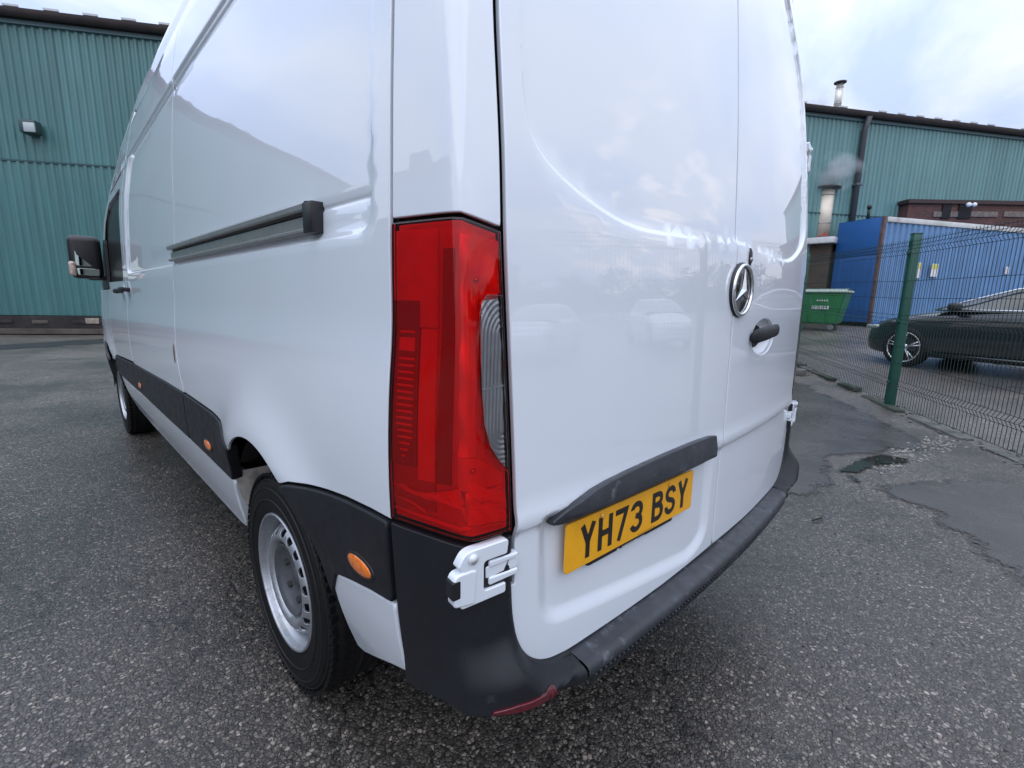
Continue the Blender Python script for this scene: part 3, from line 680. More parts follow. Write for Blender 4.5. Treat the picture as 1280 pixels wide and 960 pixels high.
# ---- number plate, handle trim, badge, lock, handle
PT = Vector((-.709, .0, .8025))
pu = Vector((math.cos(.0587), -math.sin(.0587), 0)); pn = Vector((pu.y, -pu.x, 0))
TP = Matrix((pu, Vector((0, 0, 1)), pn)).transposed().to_4x4(); TP.translation = Vector((-.7165, .0285, .8015))
plate = extr('number_plate', roundp([(0, 0), (0, -.111), (.52, -.111), (.52, 0)], .009), TP, M_yellow, van, .004, bev=.0012)
T2 = TP.copy(); T2.translation = TP.translation - pn*.004
extr('plate_backing', roundp([(.075, -.02), (.075, -.120), (.085, -.1235), (.425, -.1235), (.432, -.118), (.432, -.02)], .003), T2, M_black, plate, .01, bev=.002)
def stroke(P, w=.0135):
    P = [np.array(p, float) for p in P]; L_, R_ = [], []
    for i, p in enumerate(P):
        a = P[i]-P[i-1] if i else P[1]-P[0]; b = P[i+1]-P[i] if i < len(P)-1 else a
        a = a/np.linalg.norm(a); b = b/np.linalg.norm(b); n = np.array([-(a+b)[1], (a+b)[0]]); n /= np.linalg.norm(n); c = max(.45, n@np.array([-a[1], a[0]]))
        L_.append(p + n*w/2/c); R_.append(p - n*w/2/c)
    return L_, R_
def arcp(cx, cy, rx, ry, a0, a1, n=8): return [(cx+rx*math.cos(math.radians(a0+(a1-a0)*i/n)), cy+ry*math.sin(math.radians(a0+(a1-a0)*i/n))) for i in range(n+1)]
h_, w_ = .079, .050; q = .00675
GL = {
 'Y': [[(q*.9, h_), (w_/2, .036)], [(w_-q*.9, h_), (w_/2, .036)], [(w_/2, .044), (w_/2, 0)]],
 'H': [[(q, 0), (q, h_)], [(w_-q, 0), (w_-q, h_)], [(q, h_/2), (w_-q, h_/2)]],
 '7': [[(0, h_-q), (w_-.008, h_-q), (.016, 0)]],
 '3': [[(q, h_-.020)] + arcp(.024, h_-.0235, .0185, .0168, 160, -70, 10) + [(.020, .0425)], [(.020, .0425)] + arcp(.024, .0238, .0190, .0170, 78, -165, 12)],
 'B': [[(q, 0), (q, h_)], [(q, h_-q), (.026, h_-q)] + arcp(.0265, .0590, .0150, .0132, 85, -85, 8) + [(.012, .0440)], [(.012, .0440), (.030, .0418)] + arcp(.0280, .0248, .0168, .0180, 70, -85, 8) + [(q, q)]],
 'S': [[(w_-q, h_-.022)] + arcp(.025, h_-.0225, .0180, .0158, 10, 235, 10) + [(.034, .0365)] + arcp(.025, .0225, .0185, .0158, 50, -185, 12)],
}
x = .0445
for i, ch in enumerate('YH73 BSY'):
    if ch == ' ': x += .030; continue
    V, Fc = [], []
    for si, st_ in enumerate(GL[ch]):
        L_, R_ = stroke(st_, .0140 if ch not in 'H' else .0145); zz = .0006 + .00012*si
        for a in range(len(L_)-1):
            k = len(V); V += [(*L_[a], zz), (*R_[a], zz), (*R_[a+1], zz), (*L_[a+1], zz)]; Fc.append((k, k+1, k+2, k+3))
        if ch == '3' and si == 0: pass
    V = [TP @ Vector((v[0]+x, v[1]-.095, v[2])) for v in V]
    mesh('plate_character', V, Fc, M_ink, plate, smooth=False); x += w_ + .011
# faint dealer print along the foot of the plate
R_ = []
for i in range(22):
    if i in (2, 3): continue
    hh = random.choice([.003, .004, .0035]); R_.append(boxvf(TP @ Vector((.185+i*.0052, -.1195, -.0025)), (.0016 + .0014*random.random(), .0006, hh), Matrix.Rotation(-.0587, 3, 'Z')))
mesh('dealer_print', *merge(R_), M_print, plate, smooth=False)
R_ = [boxvf(TP @ Vector((.262+i*.0036, -.1065, .0004)), (.0018, .0004, .0022), Matrix.Rotation(-.0587, 3, 'Z')) for i in range(22)]
mesh('maker_print', *merge(R_), mat('faint_print', (.45, .20, .01), .5), plate, smooth=False)
for xx in (.115, .395):
    c = TP @ Vector((xx, -.012, .001)); V, Fc = tube([c, c+pn*.0022], [.0055, .0045], 14); mesh('plate_screw', V, Fc, M_yellow if xx > .3 else mat('screw_cap', (.80, .45, .12), .4), plate)
# handle trim over the plate (dark bar)
tb = smooth_line(np.array([(-.768, .816), (-.748, .832), (-.700, .858), (-.64, .874), (-.5, .884), (-.3, .890), (-.15, .889), (-.09, .884), (-.068, .868), (-.072, .838), (-.10, .818), (-.2, .810), (-.45, .806), (-.7, .806), (-.755, .812), (-.765, .822)]), 1)[:-1]
def trimsurf(x, z):
    y = rear_y(x, z); t = (np.asarray(z)-.808)/(.09); e = sst((np.asarray(x)+.772)/.10)*sst((-.058-np.asarray(x))/.05)
    return np.stack([x, y - .006 - e*(.021*sst(t/.22)*(1-.55*sst((t-.35)/.75))), z], 1)
gt = panel('handle_trim', tb, trimsurf, 1, M_bump, van, res=.011, depth=.014, bev=.004)
# star badge
bx, bz = .035, 1.293; by = float(rear_y(bx, bz))-.0005
def disc_at(name, prof, m, parent, cx, cyy, cz, n=56):
    V, Fc = lathe(prof, n, 'y'); V = [(cx+v[0], cyy-v[1], cz+v[2]) for v in V]; return mesh(name, V, Fc, m, parent, ang=50)
badge = disc_at('round_badge', [(.0, .006), (.074, .006), (.079, .004), (.080, -.008)], M_black, van, bx, by, bz)
V, Fc = [], []; n = 64
for i in range(n):
    t = 2*math.pi*i/n
    for a in range(10):
        u = 2*math.pi*a/10; r = .0705 + .0060*math.cos(u); V.append((bx+r*math.cos(t), by-.009-.0055*math.sin(u), bz+r*math.sin(t)))
for i in range(n):
    for a in range(10): j = (i+1) % n; b = (a+1) % 10; Fc.append((i*10+a, i*10+b, j*10+b, j*10+a))
mesh('badge_ring', V, Fc, M_chrome, badge)
disc_at('badge_glass', [(0, .0085), (.05, .008), (.067, .0065)], mat('badge_black', (.010, .010, .011), .12, coat=1), badge, bx, by, bz)
V, Fc = [], []
for k in range(3):
    a = math.radians(90+120*k); d = np.array([math.cos(a), math.sin(a)]); n_ = np.array([-d[1], d[0]]); b1 = -d*.0+ n_*.0
    tip = d*.063; c1 = np.array([math.cos(a+math.pi/3), math.sin(a+math.pi/3)])*.0105; c2 = np.array([math.cos(a-math.pi/3), math.sin(a-math.pi/3)])*.0105
    k0 = len(V); f = lambda p, h: (bx+p[0], by-h, bz+p[1])
    V += [f((0, 0), .019), f(tip, .0105), f(c1, .009), f(c2, .009)]; Fc += [(k0, k0+1, k0+2), (k0, k0+3, k0+1)]
mesh('badge_star', V, Fc, M_chrome, badge, smooth=False)
# lock on the right door
kx, kz = .098, 1.390; ky = float(rear_y(kx, kz))
V, Fc = lathe([(0, .004), (.012, .004), (.016, .001), (.017, -.004)], 24, 'y'); V = [(kx+v[0]*.75, ky-v[1], kz+v[2]*1.75) for v in V]; lk = mesh('door_lock', V, Fc, M_black, dr)
V, Fc = lathe([(0, .007), (.006, .007), (.008, .004)], 16, 'y'); V = [(kx+v[0], ky-v[1], kz+v[2]-.006) for v in V]; mesh('lock_barrel', V, Fc, M_alu, dr)
# handle with recessed cup on the right door
hx, hz = .275, 1.160; hy = float(rear_y(hx, hz))
def cupsurf(x, z):
    r = ((np.asarray(x)-.295)/.124)**2 + ((np.asarray(z)-1.146)/.064)**2
    return np.stack([x, rear_y(np.asarray(x), np.asarray(z)) + .003 + .034*np.sqrt(np.clip(1-r, 0, 1)), z], 1)
panel('handle_cup', (CUP-[.295, 1.146])*1.025+[.295, 1.146], cupsurf, 1, M_white, dr, res=.008, bev=.001, depth=.004)
pts = [(.150, 1.150), (.165, 1.153), (.25, 1.161), (.33, 1.166), (.375, 1.167), (.392, 1.164)]
V, Fc = [], []; n = 12; sec = [(-.12, .6), (.1, 1), (.5, 1.1), (1, 1.0), (1.2, .8), (1.25, .5)]
for i, (x_, z_) in enumerate(pts):
    rr_ = [.6, 1, 1.05, .95, .9, .5][i]; off = [.008, .015, .021, .022, .018, .008][i]
    for a in range(n):
        t = 2*math.pi*a/n; V.append((x_, float(rear_y(x_, z_))-off+.011*rr_*math.cos(t), z_+.023*rr_*math.sin(t)))
for i in range(len(pts)-1):
    for a in range(n): b = (a+1) % n; Fc.append((i*n+a, i*n+b, (i+1)*n+b, (i+1)*n+a))
Fc += [tuple(range(n))[::-1], tuple(range((len(pts)-1)*n, len(pts)*n))]
hd = mesh('door_handle', V, Fc, M_trim, dr)
# third brake lamp pod at the top centre, small square of it shows
box('high_brake_lamp', (0, .07, 2.60), (.30, .03, .04), M_redlens, van, .01)

# ---- slide rail on the side
def railx(y, z=1.42): return float(side_surf(np.array([y]), np.array([z]))[0, 0])
prof = [(0, 1.394), (-.024, 1.394), (-.028, 1.397), (-.028, 1.402), (-.022, 1.405), (-.017, 1.408), (-.017, 1.432), (-.010, 1.434), (-.010, 1.440), (-.026, 1.441), (-.031, 1.444), (-.031, 1.455), (-.026, 1.461), (-.014, 1.463), (0, 1.464)]
V, Fc = [], []; ysr = np.linspace(.565, 2.05, 60)
for y in ysr:
    for a, z in prof: V.append((railx(.9, 1.6)+a, y, 1.391+(z-1.394)))
k = len(prof)
for i in range(len(ysr)-1):
    for j in range(k-1): Fc.append((i*k+j, i*k+j+1, (i+1)*k+j+1, (i+1)*k+j))
rl = mesh('slide_rail', V, Fc, M_rail, van, ang=25)
box('rail_slot', (railx(.9, 1.6)-.0105, 1.31, 1.4325), (.003, 1.46, .005), M_gap, rl)
xr = railx(.9, 1.6)
extr('rail_end_cap', roundp([(.515, 1.388), (.578, 1.388), (.578, 1.468), (.522, 1.468)], [.008, .003, .003, .012]), Matrix(((0, 0, -1, xr-.036), (1, 0, 0, 0), (0, 1, 0, 0), (0, 0, 0, 1))), M_black, rl, .045, bev=.006) if False else box('rail_end_cap', (xr-.015, .545, 1.421), (.034, .050, .066), M_black, rl, .004)
mirrored(rl)
# side markers, fuel-flap style door stop, small handles
def on_side(name, y, z, m, sy, sz, th=.006, parent=van, lift=.007, rings=3):
    V, Fc = lathe([(0, 1), (.6, .95), (.88, .7), (1, .2), (1.0, -.3)], 28, 'x'); p = side_surf(np.array([y]), np.array([z]))[0]
    V = [(p[0]-lift-v[0]*th + .0, y+v[1]*sy*(abs(v[1])**-.0), z+v[2]*sz) for v in V]; return mesh(name, V, Fc, m, parent)
for y, z in ((.355, .690), (1.62, .660), (3.30, .665)):
    on_side('side_marker', y, z, M_black, .062, .027, .004); on_side('side_marker', y, z, M_orange, .054, .020, .008)
p = side_surf(np.array([2.09]), np.array([.99]))[0]
on_side('door_bolt', 2.075, .985, mat('brown_plug', (.16, .13, .11), .5), .012, .045, .004, lift=.0)
for y, z in ((3.40, 1.272), (3.66, 1.262)):
    V, Fc = lathe([(0, .002), (.07, .003), (.08, .0)], 24, 'x'); pp = side_surf(np.array([y]), np.array([z]))[0]; mesh('handle_cup', [(pp[0]-v[0], y+v[1], z+v[2]*.7) for v in V], Fc, M_white, van)
    sg = 1 if y > 3.5 else -1
    box('door_handle', (pp[0]-.040, y+.0, z), (.026, .14, .032), M_trim, van, .011); box('door_handle_foot', (pp[0]-.015, y+.055*sg, z), (.04, .03, .026), M_trim, van, .008)
# ---- wheels
def wheel():
    tp_ = [(.220, -.105), (.226, -.112), (.245, -.118), (.285, -.121), (.318, -.116), (.336, -.105), (.345, -.095), (.350, -.080), (.352, -.070), (.352, .070), (.345, .095), (.318, .116), (.25, .118), (.22, .10)]
    n = 90; V, Fc = [], []
    for i in range(n):
        t = 2*math.pi*i/n
        for j, (r, a) in enumerate(tp_):
            rr2 = r - (.006 if (5 <= j <= 7 and i % 2) else 0); V.append((a, rr2*math.cos(t), rr2*math.sin(t)))
    k = len(tp_)
    for i in range(n):
        j = (i+1) % n
        for q_ in range(k-1): Fc.append((i*k+q_, j*k+q_, j*k+q_+1, i*k+q_+1))
    root = mesh('rear_wheel', V, Fc, M_tyre, van, ang=28)
    # sidewall ribs and tread grooves
    rg = []
    for r, a in ((.268, -.1212), (.305, -.1190), (.330, -.1095)):
        v, f = lathe([(r-.0022, a+.002), (r-.0012, a-.0018), (r+.0012, a-.0018), (r+.0022, a+.002)], 90); rg.append((v, f))
    mesh('tyre_rib', *merge(rg), mat('tyre_rib', (.012, .012, .0125), .5, spec=.3), root)
    rg = []
    for a in (-.05, -.017, .017, .05): rg.append(lathe([(.3525, a-.004), (.3527, a), (.3525, a+.004)], 90))
    mesh('tread_groove', *merge(rg), M_gap, root)
    lg = []
    for i in range(76):
        t = 2*math.pi*i/76; R2 = Matrix.Rotation(t, 3, 'X') @ Matrix.Rotation(.38, 3, 'Y'); c_ = Matrix.Rotation(t, 3, 'X') @ Vector((-.098, 0, .3425)); lg.append(boxvf(c_, (.030, .017, .010), R2))
        c_ = Matrix.Rotation(t+.03, 3, 'X') @ Vector((-.060, 0, .3505)); lg.append(boxvf(c_, (.030, .020, .006), Matrix.Rotation(t+.03, 3, 'X') @ Matrix.Rotation(.06, 3, 'Y')))
    mesh('tread_block', *merge(lg), M_tyre, root, smooth=False)['kind'] = 'stuff'
    v, f = lathe([(.222, -.106), (.2225, -.113), (.219, -.1165), (.2145, -.1150), (.2125, -.108), (.2115, -.098), (.209, -.090), (.2035, -.082), (.201, -.064), (.196, -.04), (.192, .0), (.188, .05)], 90)
    mesh('rim', v, f, M_steel, root, ang=40)
    # disc with a ring of ventilation holes: 2-D outline laid on a dished surface
    hp = []; nh = 18
    for i in range(nh):
        t = 2*math.pi*(i+.5)/nh; hp.append([( .1600*math.cos(t)+ .0135*math.cos(u)*math.cos(t) - .0155*math.sin(u)*math.sin(t), .1600*math.sin(t)+.0135*math.cos(u)*math.sin(t)+.0155*math.sin(u)*math.cos(t)) for u in np.linspace(0, 2*math.pi, 13)[:-1]])
    circ = lambda r, n_: [(r*math.cos(t), r*math.sin(t)) for t in np.linspace(0, 2*math.pi, n_+1)[:-1]]
    rr3 = np.array([0, .030, .06, .095, .108, .120, .135, .150, .165, .185, .197]); hh3 = np.array([-.040, -.040, -.030, -.030, -.055, -.092, -.109, -.108, -.098, -.070, -.050])
    rf_ = np.linspace(0, .2, 81); hf = np.interp(rf_, rr3, hh3); kk = np.exp(-.5*(np.arange(-6, 7)/2.)**2); kk /= kk.sum(); hf = np.convolve(np.pad(hf, 6, mode='edge'), kk, 'valid')
    ds = lambda u, v: np.stack([np.interp(np.hypot(u, v), rf_, hf), u, v], 1)
    panel('wheel_disc', circ(.1965, 72), ds, -1, M_steel, root, bev=.0012, depth=.004, res=.010, holes=hp)
    mesh('wheel_well_dark', *lathe([(0, .0), (.19, .0)], 40), M_gap, root)
    v, f = lathe([(0, -.052), (.026, -.052), (.031, -.048), (.034, -.028)], 36); mesh('hub', v, f, mat('hub_iron', (.05, .05, .055), .5, metal=.5, var=.3), root)
    v, f = lathe([(0, -.074), (.028, -.074), (.032, -.068), (.06, -.066), (.085, -.072), (.104, -.086), (.114, -.100), (.117, -.098)], 48); mesh('hub_cap', v, f, mat('hub_cap_grey', (.075, .08, .09), .4, var=.2, vs=20), root)
    for i in range(6):
        t = 2*math.pi*i/6; c = (-.022, .075*math.cos(t), .075*math.sin(t)); V, Fc = tube([c, (-.080, c[1], c[2])], [.0125, .011], 6); mesh('wheel_bolt', V, Fc, mat('bolt', (.09, .09, .09), .45, metal=.6) if i == 0 else bpy.data.materials['bolt'], root, smooth=False)
    return root
wr_ = wheel(); wr_.location = (-.855, .966, .350); wr_.rotation_euler = (.3, 0, 0)
def copyw(src, name, loc, rz):
    c = src.copy(); c.name = name; COL.objects.link(c); c.location = loc; c.rotation_euler = (.1, 0, rz)
    for ch in src.children: d = ch.copy(); COL.objects.link(d); d.parent = c
    return c
copyw(wr_, 'front_wheel', (-.845, 4.87, .352), 0); copyw(wr_, 'rear_wheel', (.847, .942, .352), math.pi); copyw(wr_, 'front_wheel', (.845, 4.87, .352), math.pi)

# ---- door mirror
mr_ = empty('door_mirror', (.045, 0, .085)); mr_.parent = van
def mirror_parts():
    bm = bmesh.new(); add_box(bm, (-1.145, 4.60, 1.435), (.20, .10, .33), .045, Matrix.Identity(3), 4); add_box(bm, (-1.04, 4.64, 1.285), (.22, .07, .05), .02)
    h = bmobj('mirror_housing', bm, M_black, mr_); h.location = (0, 0, 0)
    Ry = lambda ux: Matrix(((1, 0, 0), (0, 0, -1), (0, 1, 0)))
    T = Matrix.Translation((-1.145, 4.552, 1.43)) @ Matrix.Rotation(.06, 4, 'Z') @ Matrix.Rotation(-.06, 4, 'X') @ Matrix.Translation((1.145, 0, -1.43)) @ Matrix(((1, 0, 0, 0), (0, 0, -1, 0), (0, 1, 0, 0), (0, 0, 0, 1)))
    g1 = extr('mirror_glass', roundp([(-1.215, 1.365), (-1.075, 1.365), (-1.085, 1.575), (-1.205, 1.575)], .025), T, M_mirror, mr_, .004, bev=.003)
    g2 = extr('wide_angle_glass', roundp([(-1.205, 1.295), (-1.075, 1.295), (-1.073, 1.348), (-1.210, 1.348)], .012), T, M_mirror, mr_, .004, bev=.003)
    bm = bmesh.new(); add_box(bm, (-1.232, 4.575, 1.345), (.045, .075, .11), .018, Matrix.Identity(3), 3); bmobj('mirror_indicator', bm, mat('indicator_lens', (.45, .34, .30), .15, coat=1, var=.3, vs=40), mr_)
mirror_parts()
mr2 = mr_.copy(); COL.objects.link(mr2); mr2.scale = (-1, 1, 1); mr2.location.x = -.045
for ch in mr_.children: d = ch.copy(); COL.objects.link(d); d.parent = mr2
# black mirror triangle and sill of the door window
V = [(-.995, 4.50, 1.30), (-.995, 4.86, 1.30), (-.945, 4.60, 1.62), (-.93, 4.50, 1.30)]
tri = panel('mirror_triangle', [(4.46, 1.28), (4.90, 1.28), (4.60, 1.66), (4.50, 1.66)], side_surf, -1, M_black, van, lift=.006, res=.06); mirrored(tri)

exec_bg = True
# ================================================================== GROUND
GS = .033
def gz(x, y=0): return GS*min(max(0, x-5), 34)
def ground_mat():
    m, n, l, p = newmat('chipped_asphalt'); t = n.new('ShaderNodeTexCoord'); src = t.outputs['Object']
    nw = n.new('ShaderNodeTexNoise'); nw.inputs['Scale'].default_value = 25; l.new(src, nw.inputs[0])
    wv = n.new('ShaderNodeVectorMath'); wv.operation = 'SCALE'; wv.inputs['Scale'].default_value = .02; l.new(nw.outputs['Color'], wv.inputs[0])
    wa = n.new('ShaderNodeVectorMath'); l.new(src, wa.inputs[0]); l.new(wv.outputs[0], wa.inputs[1])
    def vor(scale, feat='F1'):
        v = n.new('ShaderNodeTexVoronoi'); v.feature = feat; v.inputs['Scale'].default_value = scale; l.new(wa.outputs[0], v.inputs['Vector']); return v
    v1 = vor(84); v2 = vor(84, 'DISTANCE_TO_EDGE'); v3 = vor(210)
    sp = n.new('ShaderNodeSeparateXYZ'); l.new(v1.outputs['Color'], sp.inputs[0])
    # chip or binder, and how pale each chip is
    rp_ = n.new('ShaderNodeValToRGB'); l.new(sp.outputs[0], rp_.inputs[0]); cr = rp_.color_ramp
    cr.elements[0].position = .0; cr.elements[0].color = (.042, .036, .031, 1); cr.elements[1].position = 1; cr.elements[1].color = (.30, .255, .213, 1)
    for pp, c in ((.35, (.064, .055, .047, 1)), (.62, (.095, .082, .070, 1)), (.88, (.15, .130, .110, 1))):
        e = cr.elements.new(pp); e.color = c
    ed = n.new('ShaderNodeMapRange'); ed.inputs[1].default_value = .0; ed.inputs[2].default_value = .16; l.new(v2.outputs['Distance'], ed.inputs[0])
    rd = n.new('ShaderNodeMapRange'); rd.inputs[1].default_value = .74; rd.inputs[2].default_value = .46; l.new(v1.outputs['Distance'], rd.inputs[0])
    mn = n.new('ShaderNodeMath'); mn.operation = 'MINIMUM'; l.new(ed.outputs[0], mn.inputs[0]); l.new(rd.outputs[0], mn.inputs[1]); ed = mn
    mx_ = n.new('ShaderNodeMixRGB'); mx_.inputs[1].default_value = (.020, .0175, .0155, 1); l.new(ed.outputs[0], mx_.inputs[0]); l.new(rp_.outputs[0], mx_.inputs[2])
    # large patches, wear, damp; base colour also gets paler with distance from the van
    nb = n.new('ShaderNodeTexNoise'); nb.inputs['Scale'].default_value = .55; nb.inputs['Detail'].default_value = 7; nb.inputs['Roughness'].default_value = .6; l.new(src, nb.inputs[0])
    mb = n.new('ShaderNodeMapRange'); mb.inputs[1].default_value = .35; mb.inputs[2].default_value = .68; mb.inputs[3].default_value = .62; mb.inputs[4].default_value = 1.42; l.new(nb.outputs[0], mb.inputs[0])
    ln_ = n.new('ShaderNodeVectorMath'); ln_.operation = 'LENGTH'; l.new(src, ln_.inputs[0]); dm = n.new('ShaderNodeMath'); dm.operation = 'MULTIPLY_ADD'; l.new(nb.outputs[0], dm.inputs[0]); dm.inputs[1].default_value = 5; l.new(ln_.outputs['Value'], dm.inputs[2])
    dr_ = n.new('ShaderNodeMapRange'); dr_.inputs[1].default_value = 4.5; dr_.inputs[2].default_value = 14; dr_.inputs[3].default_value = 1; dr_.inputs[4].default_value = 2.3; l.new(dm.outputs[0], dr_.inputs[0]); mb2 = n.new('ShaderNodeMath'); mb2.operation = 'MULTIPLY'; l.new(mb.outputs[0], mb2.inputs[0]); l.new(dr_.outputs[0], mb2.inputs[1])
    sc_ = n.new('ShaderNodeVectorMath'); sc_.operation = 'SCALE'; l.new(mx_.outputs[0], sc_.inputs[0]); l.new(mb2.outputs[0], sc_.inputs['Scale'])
    # thin cracks
    vc = n.new('ShaderNodeTexVoronoi'); vc.feature = 'DISTANCE_TO_EDGE'; vc.inputs['Scale'].default_value = 1.25
    nq = n.new('ShaderNodeTexNoise'); nq.inputs['Scale'].default_value = 5; nq.inputs['Detail'].default_value = 6; l.new(src, nq.inputs[0]); qv = n.new('ShaderNodeVectorMath'); qv.operation = 'SCALE'; qv.inputs['Scale'].default_value = .5; l.new(nq.outputs['Color'], qv.inputs[0]); qa = n.new('ShaderNodeVectorMath'); l.new(src, qa.inputs[0]); l.new(qv.outputs[0], qa.inputs[1]); l.new(qa.outputs[0], vc.inputs['Vector'])
    cm = n.new('ShaderNodeMapRange'); cm.inputs[1].default_value = .003; cm.inputs[2].default_value = .013; cm.inputs[3].default_value = .30; cm.inputs[4].default_value = 1; l.new(vc.outputs['Distance'], cm.inputs[0])
    s2_ = n.new('ShaderNodeVectorMath'); s2_.operation = 'SCALE'; l.new(sc_.outputs[0], s2_.inputs[0]); l.new(cm.outputs[0], s2_.inputs['Scale']); l.new(s2_.outputs[0], p.inputs['Base Color'])
    rm = n.new('ShaderNodeMapRange'); rm.inputs[1].default_value = .3; rm.inputs[2].default_value = .7; rm.inputs[3].default_value = .26; rm.inputs[4].default_value = .55; l.new(nb.outputs[0], rm.inputs[0]); l.new(rm.outputs[0], p.inputs['Roughness'])
    # relief: domed chips of random height
    hm = n.new('ShaderNodeMath'); hm.operation = 'MULTIPLY'; l.new(ed.outputs[0], hm.inputs[0]); l.new(sp.outputs[1], hm.inputs[1])
    h2 = n.new('ShaderNodeMath'); h2.operation = 'MULTIPLY_ADD'; l.new(v3.outputs['Distance'], h2.inputs[0]); h2.inputs[1].default_value = .25; l.new(hm.outputs[0], h2.inputs[2])
    p.inputs['Coat Weight'].default_value = .45; p.inputs['Coat Roughness'].default_value = .30
    b = n.new('ShaderNodeBump'); b.inputs['Strength'].default_value = .9; b.inputs['Distance'].default_value = .0055; l.new(h2.outputs[0], b.inputs['Height']); l.new(b.outputs[0], p.inputs['Normal'])
    return m
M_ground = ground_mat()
V, Fc = [], []; gx = [-300, -5, 0, 5, 8, 11, 15, 20, 26, 32, 39, 300]; gy = [-300, -12, -4, 2, 8, 16, 24, 300]
for x in gx:
    for y in gy: V.append((x, y, gz(x)))
k = len(gy)
for i in range(len(gx)-1):
    for j in range(k-1): Fc.append((i*k+j, (i+1)*k+j, (i+1)*k+j+1, i*k+j+1))
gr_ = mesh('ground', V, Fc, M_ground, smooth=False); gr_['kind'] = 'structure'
# loose and proud stone chippings near the van
def chips(name, n, reg, avoid, smin, smax, m, seed):
    r_ = np.random.default_rng(seed); Q = np.stack([r_.uniform(reg[0], reg[1], n*5), r_.uniform(reg[2], reg[3], n*5)], 1)
    d = np.hypot(Q[:, 0]+1.44, Q[:, 1]+.53); Q = Q[r_.random(n*5) < np.minimum(1, (1.6/np.maximum(.8, d))**1.3)]
    Q = Q[~avoid(Q)][:n]; n = len(Q); P = Q.tolist()
    base = np.array([(1, 0, 0), (.5, .87, 0), (-.5, .87, 0), (-1, 0, 0), (-.5, -.87, 0), (.5, -.87, 0), (.45, .28, 1), (-.42, .33, .92), (0, -.5, .96)])
    fc = [(0, 1, 6), (1, 2, 7), (1, 7, 6), (2, 3, 7), (3, 4, 8), (3, 8, 7), (4, 5, 8), (5, 0, 6), (5, 6, 8), (6, 7, 8)]
    V = np.zeros((n*9, 3)); Fc = np.zeros((n*10, 3), int)
    for i, (x, y) in enumerate(P):
        s = r_.uniform(smin, smax)*(.6+.4*r_.random()); a = r_.uniform(0, 6.28); c, s_ = math.cos(a), math.sin(a)
        b = base*[s, s*r_.uniform(.5, .95), s*r_.uniform(.18, .42)] + r_.normal(0, s*.12, (9, 3))*[1, 1, .4]
        X = b[:, 0]*c - b[:, 1]*s_; Y = b[:, 0]*s_ + b[:, 1]*c; tz = r_.normal(0, .12)
        V[i*9:i*9+9] = np.stack([X+x, Y+y, np.maximum(b[:, 2], 0)+ X*tz*.5 + gz(x) - .0012*0 - (b[:, 2] < .3*s*.3)*.003], 1); Fc[i*10:i*10+10] = np.array(fc)+i*9
    me = bpy.data.meshes.new(name); me.from_pydata(V.tolist(), [], Fc.tolist()); me.update()
    ca = me.attributes.new('tone', 'FLOAT', 'FACE'); ca.data.foreach_set('value', np.repeat(r_.random(n), 10))
    o = link(name, me, m); o['kind'] = 'stuff'; return o
m_, n_, l_, p_ = newmat('stone_chip'); at = n_.new('ShaderNodeAttribute'); at.attribute_name = 'tone'; cr_ = n_.new('ShaderNodeValToRGB'); l_.new(at.outputs['Fac'], cr_.inputs[0]); e_ = cr_.color_ramp.elements
e_[0].color = (.035, .030, .027, 1); e_[1].color = (.24, .205, .172, 1); x_ = cr_.color_ramp.elements.new(.55); x_.color = (.085, .074, .064, 1); x_ = cr_.color_ramp.elements.new(.85); x_.color = (.145, .126, .107, 1)
l_.new(cr_.outputs[0], p_.inputs['Base Color']); p_.inputs['Roughness'].default_value = .42
PATCH = [(1.55, 3.2), (2.1, 1.3), (1.62, -.02), (1.70, -.62), (1.95, -1.2), (2.25, -1.75), (2.9, -2.6), (3.6, -2.2), (4.3, -1.1), (3.7, -.65), (3.0, -.52), (2.55, -.35), (2.9, -.05), (4.0, .0), (5.2, .15), (6.6, 1.15), (7.6, 1.8), (7.2, 3.2), (4.5, 4.2)]
PATCH = [(1.35, 4.2), (1.45, 2.2), (1.60, 1.0), (1.78, .40), (2.05, .05), (2.35, -.02), (2.75, .10), (3.2, .12), (4.05, -.42), (4.55, -.25), (5.3, .18), (6.4, .95), (7.4, 1.65), (7.0, 3.4), (4.0, 5.0)]
PATCH2 = [(2.60, .02), (2.95, -.10), (3.3, -.34), (3.75, -.85), (4.1, -1.5), (3.2, -2.2), (1.95, -1.5), (1.45, -.86), (1.74, -.58), (2.20, -.36), (2.40, -.12)]
def blobby(P, seed, amp=.03, it=3):
    P = np.array(P); P = dens(P, .12); r_ = np.random.default_rng(seed); P = P + r_.normal(0, amp, P.shape); P = np.concatenate([P, P[:1]]); P = smooth_line(P, 1)[:-1]; return P
B1, B2 = blobby(PATCH, 3), blobby(PATCH2, 5)
def avoid(Q): return (np.abs(Q[:, 0]) < .93) & (Q[:, 1] > .25) | insidep(B1, Q) | insidep(B2, Q)
chips('stone_chippings', 30000, (-4.2, 4.6, -3.4, 5.2), avoid, .0045, .0115, m_, 11)
